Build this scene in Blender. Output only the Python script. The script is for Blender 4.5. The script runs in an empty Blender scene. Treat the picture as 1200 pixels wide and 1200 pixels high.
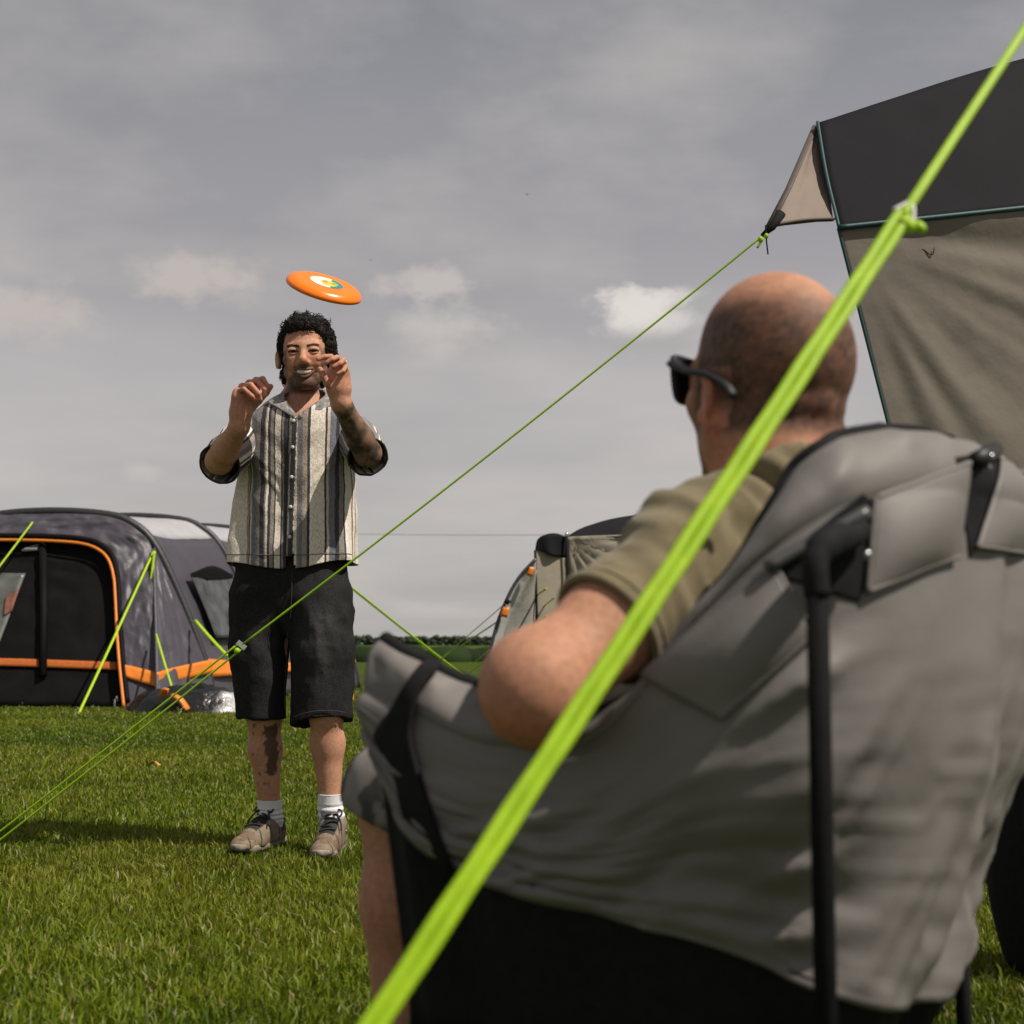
import bpy, bmesh, math, random
import numpy as np
from mathutils import Vector, Matrix

S = bpy.context.scene
COL = S.collection
rng = np.random.default_rng(7)
random.seed(7)

# ------------------------------------------------------------------ camera
CAM_H, PITCH, FPX = 0.683, math.radians(5.31), 1200 * 50 / 36
cam_d = bpy.data.cameras.new('camera')
cam = bpy.data.objects.new('camera', cam_d)
COL.objects.link(cam)
cam.location = (0, 0, CAM_H)
cam.rotation_euler = (math.pi / 2 + PITCH, 0, 0)
cam_d.lens, cam_d.sensor_width = 50, 36
cam_d.clip_start, cam_d.clip_end = 0.05, 6000
cam_d.dof.use_dof = True
cam_d.dof.focus_distance = 4.8
cam_d.dof.aperture_fstop = 5.6
S.camera = cam
_F = np.array([0, math.cos(PITCH), math.sin(PITCH)])
_U = np.array([0, -math.sin(PITCH), math.cos(PITCH)])
_R = np.array([1.0, 0, 0])

def ray(px, py):
    return _F + (px - 600) / FPX * _R - (py - 600) / FPX * _U

def P(px, py, Y):
    """world point at distance Y (along the ground) seen at photo pixel px, py"""
    r = ray(px, py)
    r = r * (Y / r[1])
    return r + np.array([0, 0, CAM_H])

def pix(p):
    q = np.asarray(p, float) - np.array([0, 0, CAM_H])
    d = q @ _F
    return np.stack([600 + FPX * (q @ _R) / d, 600 - FPX * (q @ _U) / d, d], -1)

# ------------------------------------------------------------------ light
SUN = np.array([0.72, -0.36, 1.12])
SUN = SUN / np.linalg.norm(SUN)
sun_d = bpy.data.lights.new('sun', 'SUN')
sun = bpy.data.objects.new('sun', sun_d)
COL.objects.link(sun)
sun_d.energy, sun_d.angle, sun_d.color = 5.0, math.radians(0.6), (1.0, 0.93, 0.82)
sun.rotation_euler = Vector(SUN).to_track_quat('Z', 'Y').to_euler()
sun.location = (0, 0, 30)

def N(nt, typ, loc=None, **kw):
    n = nt.nodes.new(typ)
    for k, v in kw.items():
        if k.startswith('i_'):
            n.inputs[k[2:].replace('_', ' ')].default_value = v
        else:
            setattr(n, k, v)
    return n

def ramp(nt, fac, stops, interp='LINEAR'):
    r = nt.nodes.new('ShaderNodeValToRGB')
    r.color_ramp.interpolation = interp
    el = r.color_ramp.elements
    while len(el) < len(stops):
        el.new(0.5)
    for e, (p, c) in zip(el, stops):
        e.position = p
        e.color = (*c, 1) if len(c) == 3 else c
    if fac is not None:
        nt.links.new(fac, r.inputs[0])
    return r

def math_node(nt, op, a, b=None, clamp=False):
    n = nt.nodes.new('ShaderNodeMath')
    n.operation, n.use_clamp = op, clamp
    for i, v in enumerate((a, b)):
        if v is None:
            continue
        if isinstance(v, (int, float)):
            n.inputs[i].default_value = v
        else:
            nt.links.new(v, n.inputs[i])
    return n.outputs[0]

def mix_col(nt, fac, a, b):
    n = nt.nodes.new('ShaderNodeMix')
    n.data_type = 'RGBA'
    for i, v in ((0, fac), (6, a), (7, b)):
        if isinstance(v, (int, float)):
            n.inputs[i].default_value = v
        elif isinstance(v, tuple):
            n.inputs[i].default_value = (*v, 1)
        else:
            nt.links.new(v, n.inputs[i])
    return n.outputs[2]

W = bpy.data.worlds.new('World')
S.world = W
W.use_nodes = True
wt = W.node_tree
wt.nodes.clear()
tc = wt.nodes.new('ShaderNodeTexCoord')
nis = wt.nodes.new('ShaderNodeTexSky')
nis.sky_type = 'NISHITA'
nis.sun_disc = False
nis.sun_elevation = math.asin(SUN[2])
nis.sun_rotation = math.atan2(SUN[0], SUN[1])
bg1 = N(wt, 'ShaderNodeBackground', i_Strength=0.06)
wt.links.new(nis.outputs[0], bg1.inputs[0])
sep = wt.nodes.new('ShaderNodeSeparateXYZ')
wt.links.new(tc.outputs['Generated'], sep.inputs[0])
# veil of high grey cloud, darker overhead than near the horizon
veil = ramp(wt, sep.outputs[2], [(0.0, (.485, .46, .44)), (0.09, (.575, .54, .52)), (0.18, (.52, .49, .488)),
                                 (0.28, (.385, .37, .385)), (0.42, (.27, .275, .30)), (1.0, (.27, .275, .29))])
zc = math_node(wt, 'ADD', math_node(wt, 'MAXIMUM', sep.outputs[2], 0.0), 0.16)
comb = wt.nodes.new('ShaderNodeCombineXYZ')
wt.links.new(math_node(wt, 'DIVIDE', sep.outputs[0], zc), comb.inputs[0])
wt.links.new(math_node(wt, 'DIVIDE', sep.outputs[1], zc), comb.inputs[1])
n1 = N(wt, 'ShaderNodeTexNoise', i_Scale=1.7, i_Detail=9.0, i_Roughness=0.55)
wt.links.new(comb.outputs[0], n1.inputs['Vector'])
soft = ramp(wt, n1.outputs[0], [(0.44, (0, 0, 0)), (0.64, (1, 1, 1))])
col = mix_col(wt, math_node(wt, 'MULTIPLY', soft.outputs[0], 0.50), veil.outputs[0], (.63, .58, .545))
n1b = N(wt, 'ShaderNodeTexNoise', i_Scale=0.9, i_Detail=6.0, i_Roughness=0.5)
mpp = wt.nodes.new('ShaderNodeMapping')
mpp.inputs['Location'].default_value = (4.3, 1.2, 0)
wt.links.new(comb.outputs[0], mpp.inputs[0])
wt.links.new(mpp.outputs[0], n1b.inputs['Vector'])
dk = ramp(wt, n1b.outputs[0], [(0.42, (0, 0, 0)), (0.7, (1, 1, 1))])
col = mix_col(wt, math_node(wt, 'MULTIPLY', dk.outputs[0], 0.36), col, (.27, .27, .29))
# single cumulus heads low in the sky
n2 = N(wt, 'ShaderNodeTexNoise', i_Scale=26.0, i_Detail=8.0, i_Roughness=0.62)
mp2 = wt.nodes.new('ShaderNodeMapping')
mp2.inputs['Scale'].default_value = (1, 1, 1.7)
wt.links.new(tc.outputs['Generated'], mp2.inputs[0])
wt.links.new(mp2.outputs[0], n2.inputs['Vector'])
for px, py, wx, wz, amt, c in ((768, 372, 84, 40, 1.0, (.72, .67, .63)), (775, 402, 105, 22, .85, (.43, .41, .40)), (748, 358, 46, 30, .9, (.82, .77, .71)),
                               (512, 385, 95, 46, .8, (.62, .575, .535)), (500, 332, 70, 26, .95, (.59, .54, .505)),
                               (235, 325, 90, 38, .95, (.57, .515, .48)), (25, 365, 95, 38, .95, (.57, .515, .48)),
                               (165, 552, 34, 13, .8, (.60, .56, .53)), (320, 308, 32, 14, .3, (.46, .42, .40)),
                               (215, 590, 60, 14, .3, (.52, .49, .46)), (560, 410, 70, 26, .3, (.53, .49, .45))):
    r = ray(px, py)
    r = r / np.linalg.norm(r)
    vs = wt.nodes.new('ShaderNodeVectorMath')
    vs.operation = 'SUBTRACT'
    wt.links.new(tc.outputs['Generated'], vs.inputs[0])
    vs.inputs[1].default_value = tuple(r)
    vm = wt.nodes.new('ShaderNodeVectorMath')
    vm.operation = 'MULTIPLY'
    wt.links.new(vs.outputs[0], vm.inputs[0])
    vm.inputs[1].default_value = (FPX / wx, 1.0, FPX / wz)
    ln = wt.nodes.new('ShaderNodeVectorMath')
    ln.operation = 'LENGTH'
    wt.links.new(vm.outputs[0], ln.inputs[0])
    blob = math_node(wt, 'SUBTRACT', 1.0, ln.outputs['Value'])
    v = math_node(wt, 'ADD', blob, math_node(wt, 'MULTIPLY', math_node(wt, 'SUBTRACT', n2.outputs[0], 0.5), (2.3 if amt >= .9 else 2.4)))
    hard = 0.75 if amt >= .9 else 1.15
    mr = N(wt, 'ShaderNodeMapRange', interpolation_type='SMOOTHSTEP')
    wt.links.new(v, mr.inputs[0])
    mr.inputs[1].default_value, mr.inputs[2].default_value = 0.0, hard
    col = mix_col(wt, math_node(wt, 'MULTIPLY', mr.outputs[0], amt), col, c)
bg2 = N(wt, 'ShaderNodeBackground', i_Strength=0.97)
wt.links.new(col, bg2.inputs[0])
mxs = N(wt, 'ShaderNodeMixShader')
mxs.inputs[0].default_value = 0.93
wt.links.new(bg1.outputs[0], mxs.inputs[1])
wt.links.new(bg2.outputs[0], mxs.inputs[2])
wo = wt.nodes.new('ShaderNodeOutputWorld')
wt.links.new(mxs.outputs[0], wo.inputs[0])

vs_ = S.view_settings
vs_.view_transform, vs_.look, vs_.exposure, vs_.gamma = 'Standard', 'None', 0.0, 1.0
vs_.use_curve_mapping = False
S.cycles.use_denoising = True
S.cycles.max_bounces = 8
S.cycles.transparent_max_bounces = 12

# ------------------------------------------------------------------ noise
_T = np.random.default_rng(3).random((64, 64, 64)).astype(np.float32)
def vnoise(p):
    p = np.asarray(p, float)
    i = np.floor(p).astype(int)
    f = p - i
    f = f * f * (3 - 2 * f)
    i0, i1 = i & 63, (i + 1) & 63
    x0, y0, z0 = i0[..., 0], i0[..., 1], i0[..., 2]
    x1, y1, z1 = i1[..., 0], i1[..., 1], i1[..., 2]
    fx, fy, fz = f[..., 0], f[..., 1], f[..., 2]
    a = _T[x0, y0, z0] * (1 - fx) + _T[x1, y0, z0] * fx
    b = _T[x0, y1, z0] * (1 - fx) + _T[x1, y1, z0] * fx
    c = _T[x0, y0, z1] * (1 - fx) + _T[x1, y0, z1] * fx
    d = _T[x0, y1, z1] * (1 - fx) + _T[x1, y1, z1] * fx
    return ((a * (1 - fy) + b * fy) * (1 - fz) + (c * (1 - fy) + d * fy) * fz) * 2 - 1

def fbm(p, o=4, g=0.5):
    p = np.asarray(p, float)
    s, a, r = 0, 1.0, 0
    for k in range(o):
        s = s + a * vnoise(p * (2 ** k) + 17.3 * k)
        r += a
        a *= g
    return s / r

def ridge(p, o=3):
    p = np.asarray(p, float)
    s, a, r = 0, 1.0, 0
    for k in range(o):
        s = s + a * (1 - 2 * np.abs(vnoise(p * (2 ** k) + 9.1 * k)))
        r += a
        a *= .5
    return s / r

def sstep(a, b, x):
    t = np.clip((x - a) / (b - a), 0, 1)
    return t * t * (3 - 2 * t)

# ------------------------------------------------------------------ objects
ROOT_LOC = {}
def tag(o, label=None, cat=None, group=None, kind=None):
    for k, v in (('label', label), ('category', cat), ('group', group), ('kind', kind)):
        if v:
            o[k] = v
    return o

def thing(name, loc, label, cat, group=None):
    o = bpy.data.objects.new(name, None)
    o.empty_display_size = 0.1
    COL.objects.link(o)
    o.location = [float(v) for v in loc]
    ROOT_LOC[o.name] = np.array(loc, float)
    return tag(o, label, cat, group)

def mesh_obj(name, v, f, mat, parent=None, smooth=True, cols=None, attrs=None, solid=None, sub=0, origin=None, loops=None):
    """one linked mesh object; v in world space"""
    v = np.asarray(v, float)
    L = np.zeros(3)
    if parent is not None:
        L = ROOT_LOC[parent.name]
    elif origin is not None:
        L = np.asarray(origin, float)
    me = bpy.data.meshes.new(name)
    vv = (v - L)
    if isinstance(f, np.ndarray):
        n = f.shape[1]
        me.vertices.add(len(vv))
        me.vertices.foreach_set('co', vv.astype(np.float32).ravel())
        me.loops.add(f.size)
        me.loops.foreach_set('vertex_index', f.astype(np.int32).ravel())
        me.polygons.add(len(f))
        me.polygons.foreach_set('loop_start', np.arange(0, f.size, n, dtype=np.int32))
        me.update(calc_edges=True)
    else:
        me.from_pydata([tuple(map(float, x)) for x in vv], [], [tuple(int(i) for i in q) for q in f])
    me.polygons.foreach_set('use_smooth', [smooth] * len(me.polygons))
    if cols is not None:
        a = me.color_attributes.new('Col', 'FLOAT_COLOR', 'POINT')
        c = np.ones((len(v), 4), np.float32)
        c[:, :3] = cols
        a.data.foreach_set('color', c.ravel())
    for k, val in (attrs or {}).items():
        a = me.attributes.new(k, 'FLOAT', 'POINT')
        a.data.foreach_set('value', np.asarray(val, np.float32))
    if mat is not None:
        me.materials.append(mat)
    me.update()
    o = bpy.data.objects.new(name, me)
    COL.objects.link(o)
    if parent is not None:
        o.parent = parent
        ROOT_LOC[o.name] = L
    else:
        o.location = L
        ROOT_LOC[o.name] = L
    if solid:
        m = o.modifiers.new('thickness', 'SOLIDIFY')
        m.thickness, m.offset = solid, 0
    if sub:
        m = o.modifiers.new('smooth', 'SUBSURF')
        m.levels = m.render_levels = sub
    return o

def grid_faces(n, m, wrap=False):
    """faces of an n x m vertex grid (row-major), wrap joins last column to the first"""
    i = np.arange(n - 1)[:, None]
    j = np.arange(m if wrap else m - 1)[None, :]
    j2 = (j + 1) % m
    f = np.stack(np.broadcast_arrays(i * m + j, i * m + j2, (i + 1) * m + j2, (i + 1) * m + j), -1)
    return f.reshape(-1, 4)

def catmull(pts, n):
    p = np.asarray(pts, float)
    if len(p) == 2:
        t = np.linspace(0, 1, n)[:, None]
        return p[0] * (1 - t) + p[1] * t
    q = np.vstack([2 * p[0] - p[1], p, 2 * p[-1] - p[-2]])
    seg = np.linalg.norm(np.diff(p, axis=0), axis=1)
    cum = np.concatenate([[0], np.cumsum(seg)])
    s = np.linspace(0, cum[-1], n)
    k = np.clip(np.searchsorted(cum, s, side='right') - 1, 0, len(p) - 2)
    t = ((s - cum[k]) / np.maximum(seg[k], 1e-9))[:, None]
    a, b, c, d = q[k], q[k + 1], q[k + 2], q[k + 3]
    return .5 * ((2 * b) + (c - a) * t + (2 * a - 5 * b + 4 * c - d) * t ** 2 + (3 * b - a - 3 * c + d) * t ** 3)

def tube(path, r, seg=8, flat=1.0, up=None, caps=True):
    """verts, faces of a tube along path; r scalar or per point; flat squeezes the second axis"""
    p = np.asarray(path, float)
    n = len(p)
    r = np.broadcast_to(np.asarray(r, float), (n,))
    t = np.gradient(p, axis=0)
    t /= np.maximum(np.linalg.norm(t, axis=1, keepdims=True), 1e-9)
    u = np.array(up if up is not None else (0, 0, 1.0), float)
    if abs(t[0] @ u) > .95:
        u = np.array([1.0, 0, 0])
    us = []
    for k in range(n):
        u = u - (u @ t[k]) * t[k]
        u /= max(np.linalg.norm(u), 1e-9)
        us.append(u)
    us = np.array(us)
    ws = np.cross(t, us)
    a = np.linspace(0, 2 * np.pi, seg, endpoint=False)
    ring = us[:, None, :] * (np.cos(a)[None, :, None] * flat) + ws[:, None, :] * np.sin(a)[None, :, None]
    v = (p[:, None, :] + ring * r[:, None, None]).reshape(-1, 3)
    f = [tuple(q) for q in grid_faces(n, seg, True)]
    if caps:
        f.append(tuple(range(seg))[::-1])
        f.append(tuple(range((n - 1) * seg, n * seg)))
    return v, f

class MB:
    def __init__(s):
        s.v, s.f, s.c, s.n = [], [], [], 0
    def add(s, v, f, col=None):
        v = np.asarray(v, float)
        s.v.append(v)
        s.f += [tuple(int(i) + s.n for i in q) for q in f]
        if col is not None:
            s.c.append(np.broadcast_to(np.asarray(col, float), (len(v), 3)))
        s.n += len(v)
        return s
    def build(s, name, mat, parent=None, **kw):
        return mesh_obj(name, np.vstack(s.v), s.f, mat, parent, cols=np.vstack(s.c) if s.c else None, **kw)

def box(c, sz, R=None):
    sx, sy, sz_ = np.asarray(sz, float) / 2
    v = np.array([[x, y, z] for x in (-sx, sx) for y in (-sy, sy) for z in (-sz_, sz_)])
    if R is not None:
        v = v @ np.asarray(R).T
    return v + np.asarray(c, float), [(0, 1, 3, 2), (4, 6, 7, 5), (0, 4, 5, 1), (2, 3, 7, 6), (0, 2, 6, 4), (1, 5, 7, 3)]

def tri_ball(c, r, R=None, n=10, m=7):
    th = np.linspace(0, np.pi, m)[:, None]
    ph = np.linspace(0, 2 * np.pi, n, endpoint=False)[None, :]
    v = np.stack([np.sin(th) * np.cos(ph), np.sin(th) * np.sin(ph), np.cos(th) + 0 * ph], -1).reshape(-1, 3) * np.asarray(r, float)
    if R is not None:
        v = v @ np.asarray(R).T
    return v + np.asarray(c, float), [tuple(q) for q in grid_faces(m, n, True)]

# ------------------------------------------------------------------ signed-distance bodies
class Field:
    def __init__(s, xs, ys, zs):
        s.ax = [np.asarray(a, np.float32) for a in (xs, ys, zs)]
        s.F = np.full([len(a) for a in s.ax], 1.0, np.float32)
        s.h = max(float(np.max(np.diff(a))) for a in s.ax)
    def _block(s, lo, hi):
        sl = []
        for a, l, h in zip(s.ax, lo, hi):
            i0, i1 = np.searchsorted(a, l), np.searchsorted(a, h)
            if i1 <= i0:
                return None, None
            sl.append(slice(i0, i1))
        X, Y, Z = np.meshgrid(*[a[q] for a, q in zip(s.ax, sl)], indexing='ij')
        return tuple(sl), np.stack([X, Y, Z], -1)
    def _apply(s, sl, d, k, op):
        A = s.F[sl]
        if op == 'add':
            h = np.maximum(k - np.abs(A - d), 0) / k
            s.F[sl] = np.minimum(A, d) - h * h * k * .25
        elif op == 'sub':
            d = -d
            h = np.maximum(k - np.abs(A - d), 0) / k
            s.F[sl] = np.maximum(A, d) + h * h * k * .25
    def cone(s, a, b, ra, rb, k=.012, op='add'):
        a, b = np.asarray(a, float), np.asarray(b, float)
        pad = k + 3 * s.h
        lo = np.minimum(a - ra, b - rb) - pad
        hi = np.maximum(a + ra, b + rb) + pad
        sl, p = s._block(lo, hi)
        if sl is None:
            return
        ba = b - a
        pa = p - a.astype(np.float32)
        t = np.clip(pa @ (ba / max(ba @ ba, 1e-12)).astype(np.float32), 0, 1)
        d = np.linalg.norm(pa - t[..., None] * ba.astype(np.float32), axis=-1) - (ra + t * (rb - ra))
        s._apply(sl, d, k, op)
    def ell(s, c, r, R=None, k=.012, op='add'):
        c, r = np.asarray(c, float), np.asarray(r, float)
        m = r.max() + k + 3 * s.h
        sl, p = s._block(c - m, c + m)
        if sl is None:
            return
        q = p - c.astype(np.float32)
        if R is not None:
            q = q @ np.asarray(R, np.float32)
        k0 = np.linalg.norm(q / r.astype(np.float32), axis=-1)
        k1 = np.linalg.norm(q / (r * r).astype(np.float32), axis=-1)
        d = np.where(k1 > 1e-6, k0 * (k0 - 1) / np.maximum(k1, 1e-6), -r.min())
        s._apply(sl, d, k, op)
    def chain(s, pts, rad, k=.012, op='add'):
        for a, b, ra, rb in zip(pts[:-1], pts[1:], rad[:-1], rad[1:]):
            s.cone(a, b, ra, rb, k, op)
    def plane(s, c, n, k=.004):
        """cut away the side n points to"""
        n = np.asarray(n, float) / np.linalg.norm(n)
        X, Y, Z = np.meshgrid(*s.ax, indexing='ij', sparse=True)
        d = (X - c[0]) * n[0] + (Y - c[1]) * n[1] + (Z - c[2]) * n[2]
        s.F = np.maximum(s.F, d.astype(np.float32))
    def mesh(s):
        F = s.F
        ins = F < 0
        nx, ny, nz = F.shape
        c = np.zeros((nx - 1, ny - 1, nz - 1), np.uint8)
        for dx in (0, 1):
            for dy in (0, 1):
                for dz in (0, 1):
                    c += ins[dx:nx - 1 + dx, dy:ny - 1 + dy, dz:nz - 1 + dz]
        act = (c > 0) & (c < 8)
        I, J, K = np.nonzero(act)
        idx = np.full(act.shape, -1, np.int32)
        idx[I, J, K] = np.arange(len(I))
        acc = np.zeros((len(I), 3))
        cnt = np.zeros(len(I))
        co = [(0, 0, 0), (1, 0, 0), (0, 1, 0), (1, 1, 0), (0, 0, 1), (1, 0, 1), (0, 1, 1), (1, 1, 1)]
        for a in range(8):
            for b in range(a + 1, 8):
                df = [co[b][t] - co[a][t] for t in range(3)]
                if sum(abs(x) for x in df) != 1:
                    continue
                A = F[I + co[a][0], J + co[a][1], K + co[a][2]]
                B = F[I + co[b][0], J + co[b][1], K + co[b][2]]
                m = (A < 0) != (B < 0)
                t = np.where(m, A / np.where(m, A - B, 1), 0)
                pa = np.stack([s.ax[0][I + co[a][0]], s.ax[1][J + co[a][1]], s.ax[2][K + co[a][2]]], -1)
                pb = np.stack([s.ax[0][I + co[b][0]], s.ax[1][J + co[b][1]], s.ax[2][K + co[b][2]]], -1)
                acc += np.where(m[:, None], pa + (pb - pa) * t[:, None], 0)
                cnt += m
        v = acc / cnt[:, None]
        fs = []
        for ax in range(3):
            sl0 = [slice(None)] * 3
            sl1 = [slice(None)] * 3
            sl0[ax], sl1[ax] = slice(0, -1), slice(1, None)
            ch = ins[tuple(sl0)] != ins[tuple(sl1)]
            i, j, k = np.nonzero(ch)
            g = [i, j, k]
            o1, o2 = [t for t in range(3) if t != ax]
            ok = (g[o1] > 0) & (g[o2] > 0) & (g[o1] < act.shape[o1]) & (g[o2] < act.shape[o2])
            g = [q[ok] for q in g]
            def cell(d1, d2):
                h = [q.copy() for q in g]
                h[o1] -= d1
                h[o2] -= d2
                return idx[h[0], h[1], h[2]]
            q = np.stack([cell(1, 1), cell(0, 1), cell(0, 0), cell(1, 0)], -1)
            flip = ins[g[0], g[1], g[2]]
            if ax == 1:
                flip = ~flip
            q[~flip] = q[~flip][:, ::-1]
            fs.append(q)
        f = np.vstack(fs)
        f = f[(f >= 0).all(1)]
        return v, f.astype(np.int32)

def vnormals(v, f):
    a, b, c, d = (v[f[:, i]] for i in range(4))
    n = np.cross(c - a, d - b)
    out = np.zeros_like(v)
    for i in range(4):
        np.add.at(out, f[:, i], n)
    return out / np.maximum(np.linalg.norm(out, axis=1, keepdims=True), 1e-12)

def lap(v, f, it=1, w=.5):
    for _ in range(it):
        s = np.zeros_like(v)
        c = np.zeros(len(v))
        for i in range(4):
            j = f[:, (i + 1) % 4]
            np.add.at(s, f[:, i], v[j])
            np.add.at(c, f[:, i], 1)
            np.add.at(s, j, v[f[:, i]])
            np.add.at(c, j, 1)
        v = v * (1 - w) + w * s / np.maximum(c, 1)[:, None]
    return v

def axis(*segs):
    """graded grid axis: (start, end, step) pieces"""
    out = [segs[0][0]]
    for a, b, h in segs:
        n = max(1, int(round((b - a) / h)))
        out += list(np.linspace(a, b, n + 1)[1:])
    return np.array(out)

# ------------------------------------------------------------------ materials
def new_mat(name):
    m = bpy.data.materials.new(name)
    m.use_nodes = True
    nt = m.node_tree
    b = nt.nodes['Principled BSDF']
    return m, nt, b

def bump(nt, b, height, strength=.3, dist=.002):
    n = N(nt, 'ShaderNodeBump', i_Strength=strength, i_Distance=dist)
    nt.links.new(height, n.inputs['Height'])
    nt.links.new(n.outputs[0], b.inputs['Normal'])
    return n

def noise_tex(nt, scale, detail=4.0, stretch=None, rough=.5, coord='Object'):
    t = nt.nodes.new('ShaderNodeTexCoord')
    n = N(nt, 'ShaderNodeTexNoise', i_Scale=scale, i_Detail=detail, i_Roughness=rough)
    if stretch:
        mp = nt.nodes.new('ShaderNodeMapping')
        mp.inputs['Scale'].default_value = stretch
        nt.links.new(t.outputs[coord], mp.inputs[0])
        nt.links.new(mp.outputs[0], n.inputs['Vector'])
    else:
        nt.links.new(t.outputs[coord], n.inputs['Vector'])
    return n.outputs[0]

def mat_plain(name, c, rough=.6, vary=.12, scale=30.0, bmp=0.0, bscale=None, bdist=.002, spec=.5, metal=0.0, stretch=None, sheen=0.0, trans=0.0):
    m, nt, b = new_mat(name)
    f = noise_tex(nt, scale, 5.0, stretch)
    lo = tuple(x * (1 - vary) for x in c)
    hi = tuple(min(1, x * (1 + vary)) for x in c)
    r = ramp(nt, f, [(.3, lo), (.7, hi)])
    nt.links.new(r.outputs[0], b.inputs['Base Color'])
    b.inputs['Roughness'].default_value = rough
    b.inputs['Specular IOR Level'].default_value = spec
    b.inputs['Metallic'].default_value = metal
    if sheen:
        b.inputs['Sheen Weight'].default_value = sheen
        b.inputs['Sheen Roughness'].default_value = .5
    if bmp:
        bump(nt, b, noise_tex(nt, bscale or scale * 4, 5.0, stretch), bmp, bdist)
    if trans:
        tr = nt.nodes.new('ShaderNodeBsdfTranslucent')
        nt.links.new(r.outputs[0], tr.inputs[0])
        mx = nt.nodes.new('ShaderNodeMixShader')
        mx.inputs[0].default_value = trans
        out = nt.nodes['Material Output']
        nt.links.new(b.outputs[0], mx.inputs[1])
        nt.links.new(tr.outputs[0], mx.inputs[2])
        nt.links.new(mx.outputs[0], out.inputs[0])
    return m

def mat_vcol(name, rough=.5, vary=.15, scale=60.0, bmp=.15, bscale=300.0, bdist=.001, spec=.4, sss=0.0, trans=0.0, sheen=0.0):
    m, nt, b = new_mat(name)
    at = nt.nodes.new('ShaderNodeAttribute')
    at.attribute_name = 'Col'
    f = noise_tex(nt, scale, 5.0)
    r = ramp(nt, f, [(.3, (1 - vary,) * 3), (.7, (1 + vary,) * 3)])
    mx = nt.nodes.new('ShaderNodeMix')
    mx.data_type, mx.blend_type = 'RGBA', 'MULTIPLY'
    mx.inputs[0].default_value = 1
    nt.links.new(at.outputs['Color'], mx.inputs[6])
    nt.links.new(r.outputs[0], mx.inputs[7])
    nt.links.new(mx.outputs[2], b.inputs['Base Color'])
    b.inputs['Roughness'].default_value = rough
    b.inputs['Specular IOR Level'].default_value = spec
    b.inputs['Sheen Weight'].default_value = sheen
    if sss:
        b.inputs['Subsurface Weight'].default_value = sss
        b.inputs['Subsurface Radius'].default_value = (1.0, .35, .2)
        b.inputs['Subsurface Scale'].default_value = .006
    if bmp:
        bump(nt, b, noise_tex(nt, bscale, 4.0), bmp, bdist)
    if trans:
        tr = nt.nodes.new('ShaderNodeBsdfTranslucent')
        nt.links.new(mx.outputs[2], tr.inputs[0])
        ms = nt.nodes.new('ShaderNodeMixShader')
        ms.inputs[0].default_value = trans
        nt.links.new(b.outputs[0], ms.inputs[1])
        nt.links.new(tr.outputs[0], ms.inputs[2])
        nt.links.new(ms.outputs[0], nt.nodes['Material Output'].inputs[0])
    return m

M_SKIN = mat_vcol('skin', rough=.62, vary=.17, scale=110, bmp=.25, bscale=420, sss=.12, spec=.25)
M_HAIR = mat_plain('dark_hair', (.014, .010, .008), .62, .3, 90, spec=.25)
M_LIME = mat_plain('lime_cord', (.36, .62, .006), .55, .15, 400, bmp=.3, bscale=900, bdist=.001, trans=.25)
M_LIME_PALE = mat_plain('lime_webbing', (.50, .72, .02), .6, .12, 60, trans=.25)
M_BLACK = mat_plain('black_fabric', (.010, .010, .011), .8, .2, 80, bmp=.2, bscale=300, spec=.15)
M_BLACK_GLOSS = mat_plain('black_plastic', (.012, .012, .014), .5, .1, 40, spec=.35)
M_STEEL = mat_plain('steel', (.45, .45, .47), .3, .1, 60, metal=1.0)
M_WHITE = mat_plain('white_cotton', (.72, .71, .72), .8, .06, 200, bmp=.4, bscale=500, bdist=.001)
# ================================================================== SETTING
def build_ground():
    ys = np.concatenate([np.linspace(-3, 30, 60), np.linspace(34, 400, 40), np.linspace(500, 4500, 10)])
    us = np.linspace(-1, 1, 81)
    Y, U_ = np.meshgrid(ys, us, indexing='ij')
    X = U_ * (14 + np.maximum(Y, 0) * 1.2)
    Z = np.zeros_like(X) - .004
    near = (Y < 60)
    Z += near * .012 * fbm(np.stack([X * .8, Y * .8, 0 * X], -1), 3)
    far = sstep(60, 400, Y)
    Z -= far * .25
    v = np.stack([X, Y, Z], -1).reshape(-1, 3)
    m, nt, b = new_mat('turf_soil')
    n1 = noise_tex(nt, 3.0, 6.0)
    n2 = noise_tex(nt, 60.0, 6.0)
    f = math_node(nt, 'ADD', math_node(nt, 'MULTIPLY', n1, .6), math_node(nt, 'MULTIPLY', n2, .4))
    r = ramp(nt, f, [(.32, (.024, .038, .004)), (.5, (.046, .072, .006)), (.66, (.085, .108, .014))])
    nt.links.new(r.outputs[0], b.inputs['Base Color'])
    b.inputs['Roughness'].default_value = .95
    b.inputs['Specular IOR Level'].default_value = .1
    bump(nt, b, n2, .8, .03)
    g = mesh_obj('ground', v, grid_faces(len(ys), len(us)), m)
    tag(g, kind='structure')

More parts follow.
